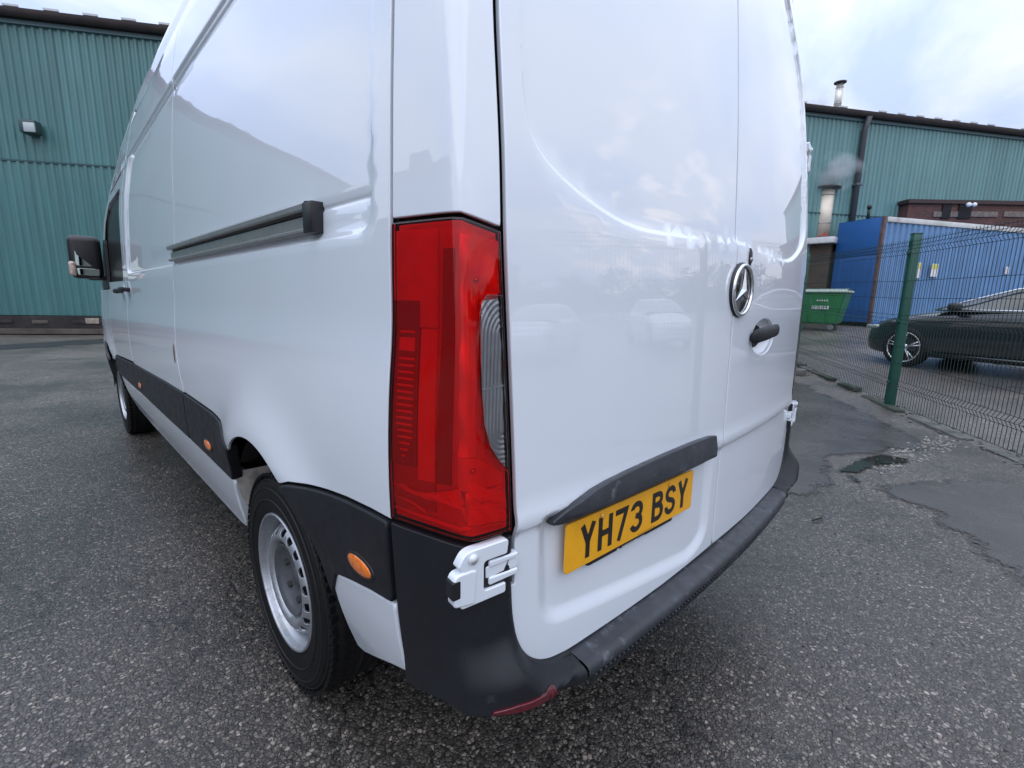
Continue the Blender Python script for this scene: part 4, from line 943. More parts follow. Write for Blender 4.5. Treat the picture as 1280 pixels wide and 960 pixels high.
# smoother asphalt patches: thin sheets whose rim wears away into the chippings
def worn(m, fade=.16, wob=.9, sc=5., det=8):
    n, l = m.node_tree.nodes, m.node_tree.links; p = n['Principled BSDF']; o = n['Material Output']
    at = n.new('ShaderNodeAttribute'); at.attribute_name = 'rim'; t = n.new('ShaderNodeTexCoord'); nn = n.new('ShaderNodeTexNoise'); nn.inputs['Scale'].default_value = sc; nn.inputs['Detail'].default_value = det; nn.inputs['Roughness'].default_value = .62; l.new(t.outputs['Object'], nn.inputs[0])
    nf = n.new('ShaderNodeTexNoise'); nf.inputs['Scale'].default_value = 60; nf.inputs['Detail'].default_value = 3; l.new(t.outputs['Object'], nf.inputs[0])
    a1 = n.new('ShaderNodeMath'); a1.operation = 'DIVIDE'; l.new(at.outputs['Fac'], a1.inputs[0]); a1.inputs[1].default_value = fade
    a2 = n.new('ShaderNodeMath'); a2.operation = 'MULTIPLY_ADD'; l.new(nn.outputs[0], a2.inputs[0]); a2.inputs[1].default_value = wob*2; l.new(a1.outputs[0], a2.inputs[2])
    a3 = n.new('ShaderNodeMath'); a3.operation = 'MULTIPLY_ADD'; l.new(nf.outputs[0], a3.inputs[0]); a3.inputs[1].default_value = .9; l.new(a2.outputs[0], a3.inputs[2])
    mr = n.new('ShaderNodeMapRange'); mr.inputs[1].default_value = wob+1.15; mr.inputs[2].default_value = wob+1.55; l.new(a3.outputs[0], mr.inputs[0])
    tr = n.new('ShaderNodeBsdfTransparent'); x = n.new('ShaderNodeMixShader'); l.new(mr.outputs[0], x.inputs[0]); l.new(tr.outputs[0], x.inputs[1]); l.new(p.outputs[0], x.inputs[2]); l.new(x.outputs[0], o.inputs[0]); return m
M_patch = worn(mat('smooth_asphalt', (.058, .054, .052), .25, var=.25, vs=1.6, bump=.7, bs=160., rvar=.09, dirt=(.085, .077, .070), dsc=3., dth=.56))
def sheet(name, P, z, m, kind='structure', res=.07):
    o = panel(name, P, lambda u, v: np.stack([u, v, np.array([gz(a) for a in u])+z], 1), 1, m, None, bev=.001, depth=.001, res=res); o['kind'] = kind
    co = np.zeros(len(o.data.vertices)*3); o.data.vertices.foreach_get('co', co); d = distp(np.array(P), co.reshape(-1, 3)[:, :2]); at = o.data.attributes.new('rim', 'FLOAT', 'POINT'); at.data.foreach_set('value', d); return o
sheet('asphalt_patch', B1, .005, M_patch); sheet('asphalt_patch', B2, .0055, M_patch)
M_pud = worn(mat('puddle_water', (.020, .021, .018), .05, coat=0.), fade=.07, wob=.8, sc=9.)
sheet('puddle', blobby([(2.76, .24), (3.04, .17), (3.3, .14), (3.62, .03), (3.66, -.22), (3.48, -.27), (3.23, -.14), (3.04, -.03), (2.87, -.02), (2.73, .07)], 8, .012), .0095, M_pud, res=.03)
sheet('puddle', blobby([(2.76, .18), (2.82, .09), (2.74, -.04), (2.53, -.13), (2.48, -.06), (2.62, .07)], 9, .010), .0098, M_pud, res=.03)
# tar seams far left
M_tar = worn(mat('dark_tar', (.030, .030, .032), .5, var=.2), fade=.3, sc=2.)
M_bark0 = mat('twig_bark', (.03, .025, .02), .8)
sheet('tar_patch', blobby([(-3.8, 13.2), (-.2, 14.6), (1.2, 15.0), (1.0, 16.8), (-1.0, 16.4), (-2.6, 15.6)], 4, .12), .006, M_tar)
sheet('tar_seam', blobby([(-4.5, 8.0), (-3.0, 8.5), (-1.9, 9.05), (-1.0, 9.4), (-1.0, 9.62), (-2.0, 9.3), (-3.1, 8.85), (-4.5, 8.4)], 6, .03), .006, M_tar)

# ================================================================== CLAD BUILDING
H = 7.3; CX, CY, CZ = -1.44, -.528, 1.255
def wallpt(x): return (x, CY + H*2.708 - .6466*(x-CX))   # wall line in plan
wd = Vector((1, -.6466, 0)).normalized(); wn = Vector((-wd.y*-1, 0, 0)); wn = Vector((wd.y, -wd.x, 0)).normalized()   # towards the yard
if wn.y > 0: wn = -wn
M_clad = mat('teal_cladding', (.078, .205, .205), .42, coat=.15, var=.06, vs=.6, rvar=.06)
M_clad2 = mat('teal_cladding_pale', (.13, .275, .275), .42, coat=.15, var=.07, vs=.5)
for m_ in (M_clad, M_clad2):
    n_, l_ = m_.node_tree.nodes, m_.node_tree.links; p_ = n_['Principled BSDF']; src_ = p_.inputs['Base Color'].links[0].from_socket
    oi = n_.new('ShaderNodeObjectInfo'); mr_n = n_.new('ShaderNodeMapRange'); mr_n.inputs[3].default_value = .92; mr_n.inputs[4].default_value = 1.08; l_.new(oi.outputs['Random'], mr_n.inputs[0])
    tc_n = n_.new('ShaderNodeTexCoord'); mp_n = n_.new('ShaderNodeMapping'); mp_n.inputs['Scale'].default_value = (3, 3, .22); l_.new(tc_n.outputs['Object'], mp_n.inputs[0]); av = n_.new('ShaderNodeVectorMath'); l_.new(mp_n.outputs[0], av.inputs[0]); l_.new(oi.outputs['Location'], av.inputs[1])
    ns_n = n_.new('ShaderNodeTexNoise'); ns_n.inputs['Scale'].default_value = 1.6; ns_n.inputs['Detail'].default_value = 6; l_.new(av.outputs[0], ns_n.inputs[0]); ms_n = n_.new('ShaderNodeMapRange'); ms_n.inputs[1].default_value = .35; ms_n.inputs[2].default_value = .7; ms_n.inputs[3].default_value = 1.06; ms_n.inputs[4].default_value = .84; l_.new(ns_n.outputs[0], ms_n.inputs[0])
    mu_n = n_.new('ShaderNodeMath'); mu_n.operation = 'MULTIPLY'; l_.new(mr_n.outputs[0], mu_n.inputs[0]); l_.new(ms_n.outputs[0], mu_n.inputs[1]); sv = n_.new('ShaderNodeVectorMath'); sv.operation = 'SCALE'; l_.new(src_, sv.inputs[0]); l_.new(mu_n.outputs[0], sv.inputs['Scale']); l_.new(sv.outputs[0], p_.inputs['Base Color'])
M_gut = mat('gutter_brown', (.045, .035, .034), .55, var=.2, vs=4); M_seam = mat('clad_seam', (.03, .08, .09), .6)
bld = empty('clad_warehouse', (*wallpt(4), 0), label='long teal corrugated metal warehouse with dark eaves gutter behind the van and yard', cat='warehouse')
bo = Vector(bld.location)
RP = .2; sheetw = 1.0
def clad_mesh(name, z0, z1):
    V, Fc = [], []; pr = [(0, 0), (.055, 0), (.085, .038), (.145, .038), (.175, 0), (.2, 0)]
    pts = []
    for k in range(5): pts += [(k*RP + a, b) for a, b in pr[(0 if k == 0 else 1):]]
    for a, b in pts: V += [wd*a + wn*b + Vector((0, 0, z0)), wd*a + wn*b + Vector((0, 0, z1))]
    for i in range(len(pts)-1): Fc.append((2*i, 2*i+2, 2*i+3, 2*i+1))
    me = bpy.data.meshes.new(name); me.from_pydata([tuple(v) for v in V], [], Fc); me.update(); return me
TOPZ = CZ + H - .32
mA, mB = clad_mesh('cladding_sheet', 4.80, TOPZ), clad_mesh('cladding_sheet', .55, 4.78)
for me, m in ((mA, M_clad), (mB, M_clad)): me.materials.append(m)
mA2, mB2 = mA.copy(), mB.copy()
for me in (mA2, mB2): me.materials.clear(); me.materials.append(M_clad2)
s0, s1_ = -22, 38
for i in range(s0, s1_):
    for a, b, dz in ((mA, mA2, 0), (mB, mB2, 0)):
        me = b if i > 8 else a; o = link('cladding_sheet', me, None, bld); o.location = wd*(i*sheetw) + wn*(.002*(i % 2)) + Vector((0, 0, 0))
Lw = (s1_-s0)*sheetw; mid = wd*((s0+s1_)/2*sheetw); Rw = Matrix((wd, -wn, Vector((0, 0, 1)))).transposed()
def wbox(name, along, out_, z, sa, so_, sz, m, parent=bld, bev=0):
    bm = bmesh.new(); add_box(bm, (0, 0, 0), (sa, so_, sz), bev); bmesh.ops.rotate(bm, cent=(0, 0, 0), matrix=Rw, verts=bm.verts); c = wd*along + wn*out_ + Vector((0, 0, z)); bmesh.ops.translate(bm, vec=c, verts=bm.verts); return bmobj(name, bm, m, parent)
am = (s0+s1_)/2*sheetw
wbox('wall_backing', am, -.12, TOPZ/2, Lw, .2, TOPZ, M_seam)
wbox('clad_seam', am, .012, 4.79, Lw, .06, .05, M_seam)
wbox('eaves_trim', am, .05, TOPZ+.02, Lw, .10, .10, mat('eaves_trim', (.09, .16, .18), .5))
V, Fc = [], []
for i, a in enumerate((s0*sheetw, s1_*sheetw)):
    for k_ in range(9):
        t = math.pi*k_/8; V.append(wd*a + wn*(.22+.13*math.cos(t)) + Vector((0, 0, TOPZ+.25-.17*math.sin(t))))
for k_ in range(8): Fc.append((k_, k_+1, 9+k_+1, 9+k_))
mesh('gutter', V, Fc, M_gut, bld)
wbox('fascia_board', am, .08, TOPZ+.17, Lw, .03, .2, M_gut)
# roof: corrugated, rising gently behind the gutter
V, Fc = [], []; n = int(Lw/.3)
for i in range(n+1):
    a = s0*sheetw + i*.3; hh = .05 if i % 2 else 0
    V += [wd*a + wn*.18 + Vector((0, 0, TOPZ+.27+hh)), wd*a - wn*14 + Vector((0, 0, TOPZ+1.4+hh))]
for i in range(n): Fc.append((2*i, 2*i+2, 2*i+3, 2*i+1))
mesh('roof_sheet', V, Fc, mat('roof_grey', (.10, .10, .105), .6, var=.2), bld, smooth=False)
# pale sheet ends dotted along the eaves
R_ = []
for i in range(int(Lw/.9)):
    if random.random() < .75: a = s0*sheetw + i*.9; R_.append(boxvf(wd*a + wn*.20 + Vector((0, 0, TOPZ+.345)), (.34, .06, .05), Rw))
mesh('sheet_end_cap', *merge(R_), mat('pale_cap', (.55, .56, .58), .5), bld, smooth=False)['kind'] = 'stuff'
# masonry plinth
M_plin = mat('plinth_masonry', (.030, .027, .027), .8, var=.4, vs=3, dirt=(.15, .13, .11), dsc=2.2, dth=.60)
wbox('plinth', am, .0, .25, Lw, .28, .56, M_plin)
wbox('plinth_ledge', am, .20, .10, Lw, .22, .14, mat('ledge', (.10, .085, .07), .8, var=.4, vs=3))
def along_of(x): return (x-bo.x)/wd.x
for i in range(34):
    a = along_of(-2.4) - 4 + i*.45 + random.uniform(-.05, .05)
    if random.random() < .55: wbox('plinth_stone', a, .145, random.choice([.25, .36, .44]), .3+.15*random.random(), .03, .10, random.choice([M_plin, mat('stone_a', (.10, .085, .075), .8, var=.3), M_plin]), bld, .01) 
wbox('plinth_stone', along_of(-.15), .15, .40, .34, .04, .16, mat('pale_stone', (.34, .30, .24), .8, var=.3), bld, .01)
# floodlight on the left stretch
def ray_wall(px, py):
    d = fw + rr*((px-640)/F) - uu*((py-480)/F); kx_ = d.y/d.x; x = (H*2.708)/(.6466+kx_); t = x/d.x; return Vector((CX, CY, CZ)) + d*t
f0 = ray_wall(46, 163); fl = along_of(f0.x)
wbox('floodlight', fl, .22, f0.z, .40, .30, .36, mat('flood_green', (.03, .07, .07), .5), bld, .06); wbox('floodlight_glass', fl+.08, .40, f0.z-.04, .26, .06, .24, mat('flood_glass', (.45, .50, .52), .2), bld, .02)
wbox('floodlight_bracket', fl-.15, .1, f0.z+.05, .12, .2, .12, M_black, bld)
# downpipe on the right stretch
d0 = ray_wall(1070, 210); al = along_of(d0.x)
V, Fc = tube([wd*al + wn*.28 + Vector((0, 0, TOPZ+.1)), wd*al + wn*.16 + Vector((0, 0, TOPZ-.35)), wd*al + wn*.14 + Vector((0, 0, .4))], .105, 12); dp = mesh('downpipe', V, Fc, mat('pipe_grey', (.05, .055, .065), .5), bld)
for z in (5.9, 3.2): wbox('pipe_collar', al, .14, z, .27, .27, .10, mat('pipe_collar', (.09, .10, .11), .5), bld, .02)
# flue on the roof
f1 = ray_wall(1052, 133); al = along_of(f1.x)
fb = wd*al - wn*.2 + Vector((0, 0, TOPZ+.28))
def flue(name, base, h, r, parent, world=False, cap=1.9, m=None, red=False):
    m = m or M_fl
    V, Fc = tube([base, base+Vector((0, 0, h))], r, 18); o = mesh(name, V, Fc, m, parent)
    vv, ff_ = lathe([(0, .10*r/.2), (r*cap*.5, .06*r/.2), (r*cap, .0), (r*cap*.98, -.03)], 22, 'z'); c = base+Vector((0, 0, h+.10)); mesh('flue_cowl', [Vector(v)+c for v in vv], ff_, M_cowl, parent if parent.parent is None else parent)
    for z in (h*.33, h*.9):
        vv, ff_ = lathe([(r*1.0, -.02), (r*1.06, -.015), (r*1.06, .015), (r, .02)], 18, 'z'); mesh('flue_band', [Vector(v)+base+Vector((0, 0, z)) for v in vv], ff_, M_alu, parent)
    for k in range(4):
        t = math.pi/4+k*math.pi/2; p = base + Vector((r*.9*math.cos(t), r*.9*math.sin(t), h)); V, Fc = tube([p, p+Vector((0, 0, .1))], .012, 5); mesh('cowl_stay', V, Fc, M_alu, parent)
    return o
M_fl = mat('galvanised_flue', (.62, .59, .53), .35, metal=.55, var=.15, vs=3); M_cowl = mat('dark_cowl', (.05, .045, .045), .5, metal=.3)
flue('roof_flue', fb, .98, .125, bld, cap=1.7)
wbox('flue_flashing', al, -.2, TOPZ+.30, .55, .5, .12, mat('lead_grey', (.25, .26, .27), .5), bld, .02)

# ================================================================== OUTBUILDING, FLUE, BRICK BLOCK, CONTAINER, BIN
def pt(px, py, x):     # the point at depth x (world) seen at that pixel: for measuring sizes
    d = fw + rr*((px-640)/F) - uu*((py-480)/F); return Vector((CX, CY, CZ)) + d*((x-CX)/d.x)
def brick_mat(name, c1, c2, mortar, sc=1.):
    m, n, l, p = newmat(name); t = n.new('ShaderNodeTexCoord'); mp = n.new('ShaderNodeMapping'); l.new(t.outputs['Object'], mp.inputs[0]); mp.inputs['Rotation'].default_value = (math.radians(90), 0, 0)
    sp = n.new('ShaderNodeSeparateXYZ'); l.new(t.outputs['Object'], sp.inputs[0]); a = n.new('ShaderNodeMath'); a.operation = 'ADD'; l.new(sp.outputs[0], a.inputs[0]); l.new(sp.outputs[1], a.inputs[1]); c = n.new('ShaderNodeCombineXYZ'); l.new(a.outputs[0], c.inputs[0]); l.new(sp.outputs[2], c.inputs[1])
    b = n.new('ShaderNodeTexBrick'); b.inputs['Color1'].default_value = (*c1, 1); b.inputs['Color2'].default_value = (*c2, 1); b.inputs['Mortar'].default_value = (*mortar, 1); b.inputs['Scale'].default_value = 1; b.inputs['Brick Width'].default_value = .225; b.inputs['Row Height'].default_value = .075; b.inputs['Mortar Size'].default_value = .008; l.new(c.outputs[0], b.inputs[0])
    nn = n.new('ShaderNodeTexNoise'); nn.inputs['Scale'].default_value = 2.; nn.inputs['Detail'].default_value = 5; l.new(t.outputs['Object'], nn.inputs[0]); mr = n.new('ShaderNodeMapRange'); mr.inputs[3].default_value = .5; mr.inputs[4].default_value = 1.5; l.new(nn.outputs[0], mr.inputs[0]); v = n.new('ShaderNodeVectorMath'); v.operation = 'SCALE'; l.new(b.outputs[0], v.inputs[0]); l.new(mr.outputs[0], v.inputs['Scale']); l.new(v.outputs[0], p.inputs['Base Color']); p.inputs['Roughness'].default_value = .85
    return m
M_brick = brick_mat('brown_brick', (.10, .058, .040), (.065, .042, .034), (.09, .08, .07)); M_brick2 = brick_mat('red_brick', (.13, .042, .032), (.075, .035, .03), (.10, .09, .08))
ox = 20.6
a_, b_ = pt(1046, 300, ox), pt(960, 300, ox)
outb = empty('brick_outbuilding', (ox, (a_.y+b_.y)/2, gz(ox)), label='low brown brick outbuilding with white fascia beside the blue container', cat='outbuilding')
topz = pt(1030, 304, ox).z - gz(ox); wY = abs(b_.y-a_.y)
box('wall', (.75, 0, (topz-.02)/2), (1.5, wY-.3, topz), M_brick, outb); box('fascia', (.65, 0, topz+.09), (1.95, wY, .22), mat('white_fascia', (.62, .63, .64), .5, var=.1), outb, .01)
box('roof_felt', (.65, 0, topz+.215), (1.9, wY-.06, .03), mat('felt', (.12, .12, .13), .8), outb)
# a course of individual bricks shows at the visible corner
fy = (pt(1025, 297, ox+.5).y) - outb.location.y; fbz = topz+.20
fp = Vector((.5, fy, fbz)); htop = pt(1036, 238, ox+.5).z - outb.location.z - fbz
flue('flue_pipe', fp, htop, .30, outb, cap=1.75, m=mat('cream_flue', (.74, .66, .55), .4, metal=.2, var=.12, vs=3))
V, Fc = tube([fp+Vector((0, 0, -.02)), fp+Vector((0, 0, .28))], [.52, .30], 4); mesh('flue_base', V, Fc, mat('red_flashing', (.30, .06, .05), .6, var=.2), outb, smooth=False)
V, Fc = tube([fp+Vector((.05, .40, .0)), fp+Vector((.05, .40, htop*.98))], .12, 10); mesh('flue_pipe_side', V, Fc, M_cowl, outb)
vv, ff_ = lathe([(0, .30), (.18, .27), (.30, .15), (.33, 0)], 18, 'z'); c = fp+Vector((-.1, .85, .05)); mesh('roof_vent', [Vector(v)+c for v in vv], ff_, M_fl, outb)
# smoke drifting from the flue
def smoke(name, c, s, dens_, label):
    bm = bmesh.new(); bmesh.ops.create_icosphere(bm, subdivisions=3, radius=1)
    for v in bm.verts: v.co = Vector((v.co.x*s[0], v.co.y*s[1], v.co.z*s[2]))*(1+.12*math.sin(v.co.x*9+v.co.z*7))
    m, n, l, p = newmat(name+'_air'); n.remove(p); pv = n.new('ShaderNodeVolumePrincipled'); pv.inputs['Color'].default_value = (.9, .93, .96, 1); pv.inputs['Anisotropy'].default_value = 0
    t = n.new('ShaderNodeTexCoord'); a = n.new('ShaderNodeTexNoise'); a.inputs['Scale'].default_value = 1.3; a.inputs['Detail'].default_value = 4; l.new(t.outputs['Object'], a.inputs[0]); mr = n.new('ShaderNodeMapRange'); mr.inputs[1].default_value = .40; mr.inputs[2].default_value = .72; mr.inputs[3].default_value = 0; mr.inputs[4].default_value = dens_
    vl = n.new('ShaderNodeVectorMath'); vl.operation = 'DIVIDE'; vl.inputs[1].default_value = s; l.new(t.outputs['Object'], vl.inputs[0]); ln = n.new('ShaderNodeVectorMath'); ln.operation = 'LENGTH'; l.new(vl.outputs[0], ln.inputs[0]); fr = n.new('ShaderNodeMapRange'); fr.inputs[1].default_value = 1; fr.inputs[2].default_value = .3; l.new(ln.outputs['Value'], fr.inputs[0]); mu = n.new('ShaderNodeMath'); mu.operation = 'MULTIPLY'; l.new(a.outputs[0], mr.inputs[0]); l.new(mr.outputs[0], mu.inputs[0]); l.new(fr.outputs[0], mu.inputs[1]); l.new(mu.outputs[0], pv.inputs['Density']); l.new(pv.outputs[0], n['Material Output'].inputs['Volume'])
    o = bmobj(name, bm, m); o.location = c; o['kind'] = 'stuff'; o['label'] = label; o['category'] = 'smoke'; return o
sp_ = Vector(outb.location) + fp + Vector((0, .25, htop+.62))
smoke('smoke', sp_, (.9, 1.5, .9), 6.5, 'thin pale smoke drifting from the outbuilding flue')
smoke('smoke', sp_ + Vector((.1, 1.3, .9)), (.9, 1.3, 1.0), 5., 'pale smoke trailing from the flue towards the van')
smoke('smoke', sp_ + Vector((.2, 1.2, 2.1)), (1.2, 1.5, 1.9), 4.5, 'thin pale smoke rising higher in front of the warehouse eaves')
# red brick block behind the container
rx_ = 23.6
p1, p2, p3 = pt(1136, 256, rx_), pt(1160, 251, rx_), pt(1330, 256, rx_+1)
bb = empty('brick_block', (rx_, p1.y, gz(rx_)), label='dark red brick block with flat parapet showing above the blue container', cat='brick building')
hb = p2.z-gz(rx_); bb.rotation_euler = (0, 0, .78)
def hit_line(px, py, o_, d_):
    d = fw + rr*((px-640)/F) - uu*((py-480)/F); A2 = Vector((CX, CY, CZ)); tt = (Vector((o_.x, o_.y, 0))-Vector((A2.x, A2.y, 0))).cross(d_).z/Vector((d.x, d.y, 0)).cross(d_).z; return A2 + d*tt
bdir = Vector((math.sin(.78), -math.cos(.78), 0)); bo_ = Vector(bb.location)
def bl(px, py): h = hit_line(px, py, bo_, bdir); return -(Vector((h.x, h.y, 0))-Vector((bo_.x, bo_.y, 0))).dot(bdir), h.z-bo_.z
box('wall', (.6, -5.5, hb/2), (1.2, 11, hb), M_brick2, bb); box('parapet_cap', (.6, -5.5, hb+.05), (1.4, 11.2, .14), mat('brown_cap', (.05, .03, .028), .7, var=.2), bb)
m_gs = mat('grey_stone', (.17, .14, .125), .8, var=.3)
for pa, pb in ((1166, 1178), (1186, 1200), (1210, 1246), (1254, 1290)): ya, z_ = bl((pa+pb)/2, 268); w1_ = abs(bl(pa, 268)[0]-bl(pb, 268)[0]); box('stone_band', (-.015, ya, z_), (.06, w1_, .20), m_gs, bb)
for pa in (1182, 1205): ya, z_ = bl(pa, 264); box('window_slot', (-.02, ya, z_), (.07, .34 if pa < 1200 else .5, .55), M_gap, bb)
m_wl = mat('white_lamp', (.8, .82, .84), .35)
for k, pa in enumerate((1203.5, 1210)):
    ya, z_ = bl(pa, 257.5); vv, ff_ = lathe([(0, -.08), (.06, -.08), (.09, -.02), (.04, .07), (0, .08)], 14, 'x'); mesh('floodlight', [Matrix.Rotation(.5*(1 if k else -1), 3, 'Z') @ Vector(v)+Vector((-.25, ya, z_)) for v in vv], ff_, m_wl, bb)
# container
c0 = pt(1107, 270, 19.9); cl = pt(1049, 280, 20.7); ctz = c0.z
gl_ = gz(20.5)
dirL = Vector((.36, -.93, 0)).normalized()  # long side
cr1 = pt(1280, 286, 26.2)
dirL = Vector((cr1.x-c0.x, cr1.y-c0.y, 0)).normalized(); 
k_ = 0
dirE = Vector((cl.x-c0.x, cl.y-c0.y, 0)); we = dirE.length; dirE.normalize()
cont = empty('shipping_container', (c0.x, c0.y, gl_), label='tall blue corrugated steel container with a white top rail behind the black car', cat='container')
hc = ctz-gl_
M_cblue = mat('container_blue', (.12, .25, .46), .5, coat=.1, var=.14, vs=1.2, dirt=(.10, .16, .33), dsc=2., dth=.62); M_cend = mat('container_blue_end', (.022, .115, .36), .5, var=.1, vs=.8)
V, Fc = [], []; nL = 50; pitch_ = .28; prc = [(0, 0), (.09, 0), (.13, .05), (.20, .05), (.24, 0), (.28, 0)]
nrm = Vector((dirL.y, -dirL.x, 0));
if nrm.x > 0: nrm = -nrm
pts = []
for k in range(nL): pts += [(.12+k*pitch_+a, b) for a, b in prc[(0 if k == 0 else 1):]]
for a, b in pts: V += [dirL*a - nrm*(.03+b) + Vector((0, 0, .18)), dirL*a - nrm*(.03+b) + Vector((0, 0, hc-.17))]
for i in range(len(pts)-1): Fc.append((2*i, 2*i+2, 2*i+3, 2*i+1))
mesh('side_sheet', V, Fc, M_cblue, cont, smooth=False)
LL = nL*pitch_+.2
RC = Matrix((dirL, -nrm, Vector((0, 0, 1)))).transposed()
def cbox(name, a, o_, z, sa, so_, sz, m, bev=0, parent=cont):
    bm = bmesh.new(); add_box(bm, (0, 0, 0), (sa, so_, sz), bev); bmesh.ops.rotate(bm, cent=(0, 0, 0), matrix=RC, verts=bm.verts); bmesh.ops.translate(bm, vec=dirL*a + nrm*o_ + Vector((0, 0, z)), verts=bm.verts); return bmobj(name, bm, m, parent)
cbox('top_rail', LL/2+.05, -.04, hc-.09, LL-.15, .10, .17, mat('white_rail', (.60, .61, .60), .55, var=.15, vs=2, dirt=(.25, .20, .17), dsc=1.5, dth=.62), .01)
cbox('bottom_rail', LL/2+.05, -.04, .10, LL-.15, .10, .16, M_cend, .01)
M_rust = mat('rusty_post', (.11, .07, .07), .7, var=.4, vs=5, dirt=(.25, .10, .06), dsc=4, dth=.55)
cbox('corner_post', .04, -.05, hc/2, .10, .12, hc+.02, M_rust, .01); cbox('corner_post', LL+.02, -.06, hc/2, .16, .16, hc, M_rust, .01)
# end wall in plain blue, in two bolted sheets
nE = Vector((dirE.y, -dirE.x, 0)); nE = nE if nE.x < 0 else -nE
RE = Matrix((dirE, -nE, Vector((0, 0, 1)))).transposed()
for za, zb in ((.15, hc*.66), (hc*.66+.012, hc)):
    bm = bmesh.new(); add_box(bm, (0, 0, 0), (we-.1, .05, zb-za), .006); bmesh.ops.rotate(bm, cent=(0, 0, 0), matrix=RE, verts=bm.verts); bmesh.ops.translate(bm, vec=dirE*(we/2+.06) - nE*.03 + Vector((0, 0, (za+zb)/2)), verts=bm.verts); bmobj('end_sheet', bm, M_cend, cont)
for i in range(6):
    bm = bmesh.new(); add_box(bm, (0, 0, 0), (.05, .04, hc*.6), .01); bmesh.ops.rotate(bm, cent=(0, 0, 0), matrix=RE, verts=bm.verts); bmesh.ops.translate(bm, vec=dirE*(.25+i*(we-.3)/6) + nE*.012 + Vector((0, 0, hc*.34)), verts=bm.verts); bmobj('end_rib', bm, M_cend, cont)
V = [Vector((0, 0, hc+.005)), dirL*LL + Vector((0, 0, hc+.005)), dirL*LL + dirE*we + Vector((0, 0, hc)), dirE*we + Vector((0, 0, hc))]
mesh('roof_sheet', V, [(0, 1, 2, 3)], M_cend, cont, smooth=False)
for px, w__, h__, cc in ((1166, .34, .46, 'notice'), (1147, .16, .55, 'notice_side'), (1257, .17, .28, 'small_notice')):
    ang_ = None; d = fw + rr*((px-640)/F) - uu*((338-480)/F); A2 = Vector((CX, CY, CZ)); num = (Vector((c0.x, c0.y, 0))-A2).cross(dirL).z; tt = num/Vector((d.x, d.y, 0)).cross(dirL).z; hit = A2 + d*tt; a = (hit-Vector((c0.x, c0.y, 0))).dot(dirL)
    nb_ = cbox('notice', a, .045, hit.z-gl_, w__, .02, h__, mat('notice_white', (.75, .72, .74), .5), 0)
    cbox('notice_stripe', a, .058, hit.z-gl_+h__*.28, w__*.9, .006, h__*.36, mat('notice_yellow', (.62, .60, .16), .5), 0) if px != 1257 else None
V, Fc = tube([dirE*(we*.5) + dirL*.3 + Vector((0, 0, hc)), dirE*(we*.5) + dirL*.3 + Vector((0, 0, hc+.45))], .05, 10); mesh('vent_stub', V, Fc, M_black, cont)
V, Fc = tube([dirE*(we*.5) + dirL*.3 + Vector((0, 0, hc+.40)), dirE*(we*.5) + dirL*.3 + Vector((0, 0, hc+.52))], .075, 10); mesh('vent_cap', V, Fc, M_black, cont)
# wheeled bin
bx_ = 17.6; bp1, bp2 = pt(1066, 405, bx_), pt(960, 405, bx_); byr = pt(1064, 362, bx_).y
binn = empty('wheeled_bin', (bx_, byr+1.0, gz(bx_)), label='large green wheeled waste bin with a pale lid edge beside the blue container', cat='bin')
ht = pt(1040, 362, bx_).z - gz(bx_)
def taper(w0, d0, z0, w1, d1, z1, x0=0):
    V = [(x0-d0/2, -w0/2, z0), (x0+d0/2, -w0/2, z0), (x0+d0/2, w0/2, z0), (x0-d0/2, w0/2, z0), (x0-d1/2, -w1/2, z1), (x0+d1/2, -w1/2, z1), (x0+d1/2, w1/2, z1), (x0-d1/2, w1/2, z1)]
    return V, [(3, 2, 1, 0), (4, 5, 6, 7), (0, 1, 5, 4), (1, 2, 6, 5), (2, 3, 7, 6), (3, 0, 4, 7)]
M_bin = mat('bin_green', (.014, .17, .05), .45, coat=.2, var=.12, vs=2)
bm = bmesh.new(); V, Fc = taper(1.55, .85, .22, 1.95, 1.05, ht-.1); vs_ = [bm.verts.new(v) for v in V]; [bm.faces.new([vs_[i] for i in f]) for f in Fc]; bmesh.ops.bevel(bm, geom=list(bm.edges), offset=.05, segments=3, affect='EDGES'); bmobj('tub', bm, M_bin, binn)
for yy in (-.5, 0, .5): box('tub_rib', (-.47, yy, ht*.5), (.05, .08, ht*.55), M_bin, binn, .02, Matrix.Rotation(-.08, 3, 'Y'))
box('rim', (0, 0, ht-.07), (1.12, 2.02, .07), mat('bin_rim', (.50, .60, .52), .5, var=.1), binn, .03)
V, Fc = [], []
for i in range(9):
    for j in (-1, 1): t = i/8; V.append((-.52+1.04*t, j*.98, ht-.045+.07*math.sin(t*math.pi)))
for i in range(8): Fc.append((2*i, 2*i+1, 2*i+3, 2*i+2))
mesh('lid', V, Fc, mat('bin_lid', (.32, .42, .36), .5), binn)
for yy in (-.62, .62):
    for xx in (-.35, .35):
        V, Fc = lathe([(0, -.025), (.06, -.028), (.095, -.02), (.10, 0), (.095, .02), (.06, .028), (0, .025)], 16, 'x'); mesh('castor', [Vector(v)+Vector((xx, yy, .10)) for v in V], Fc, mat('castor', (.16, .16, .16), .5) if 'castor' not in bpy.data.materials else bpy.data.materials['castor'], binn)
# the bin's lettering is too soft in the photograph to read: same strokes, same place
def strokes(rows, parent, x, m):
    R_ = []
    for y0, z0, hh, lens in rows:
        y = y0
        for w__ in lens:
            R_.append(boxvf((x, y-w__/2, z0), (.008, w__, hh))); y -= w__+.022
    mesh('lettering', *merge(R_), m, parent, smooth=False)
strokes([(-.18, ht*.73, .045, [.05, .04, .05, .04, .05]), (-.06, ht*.56, .11, [.025, .03, .05, .03, .06, .03, .05, .06])], binn, -.52, M_print)

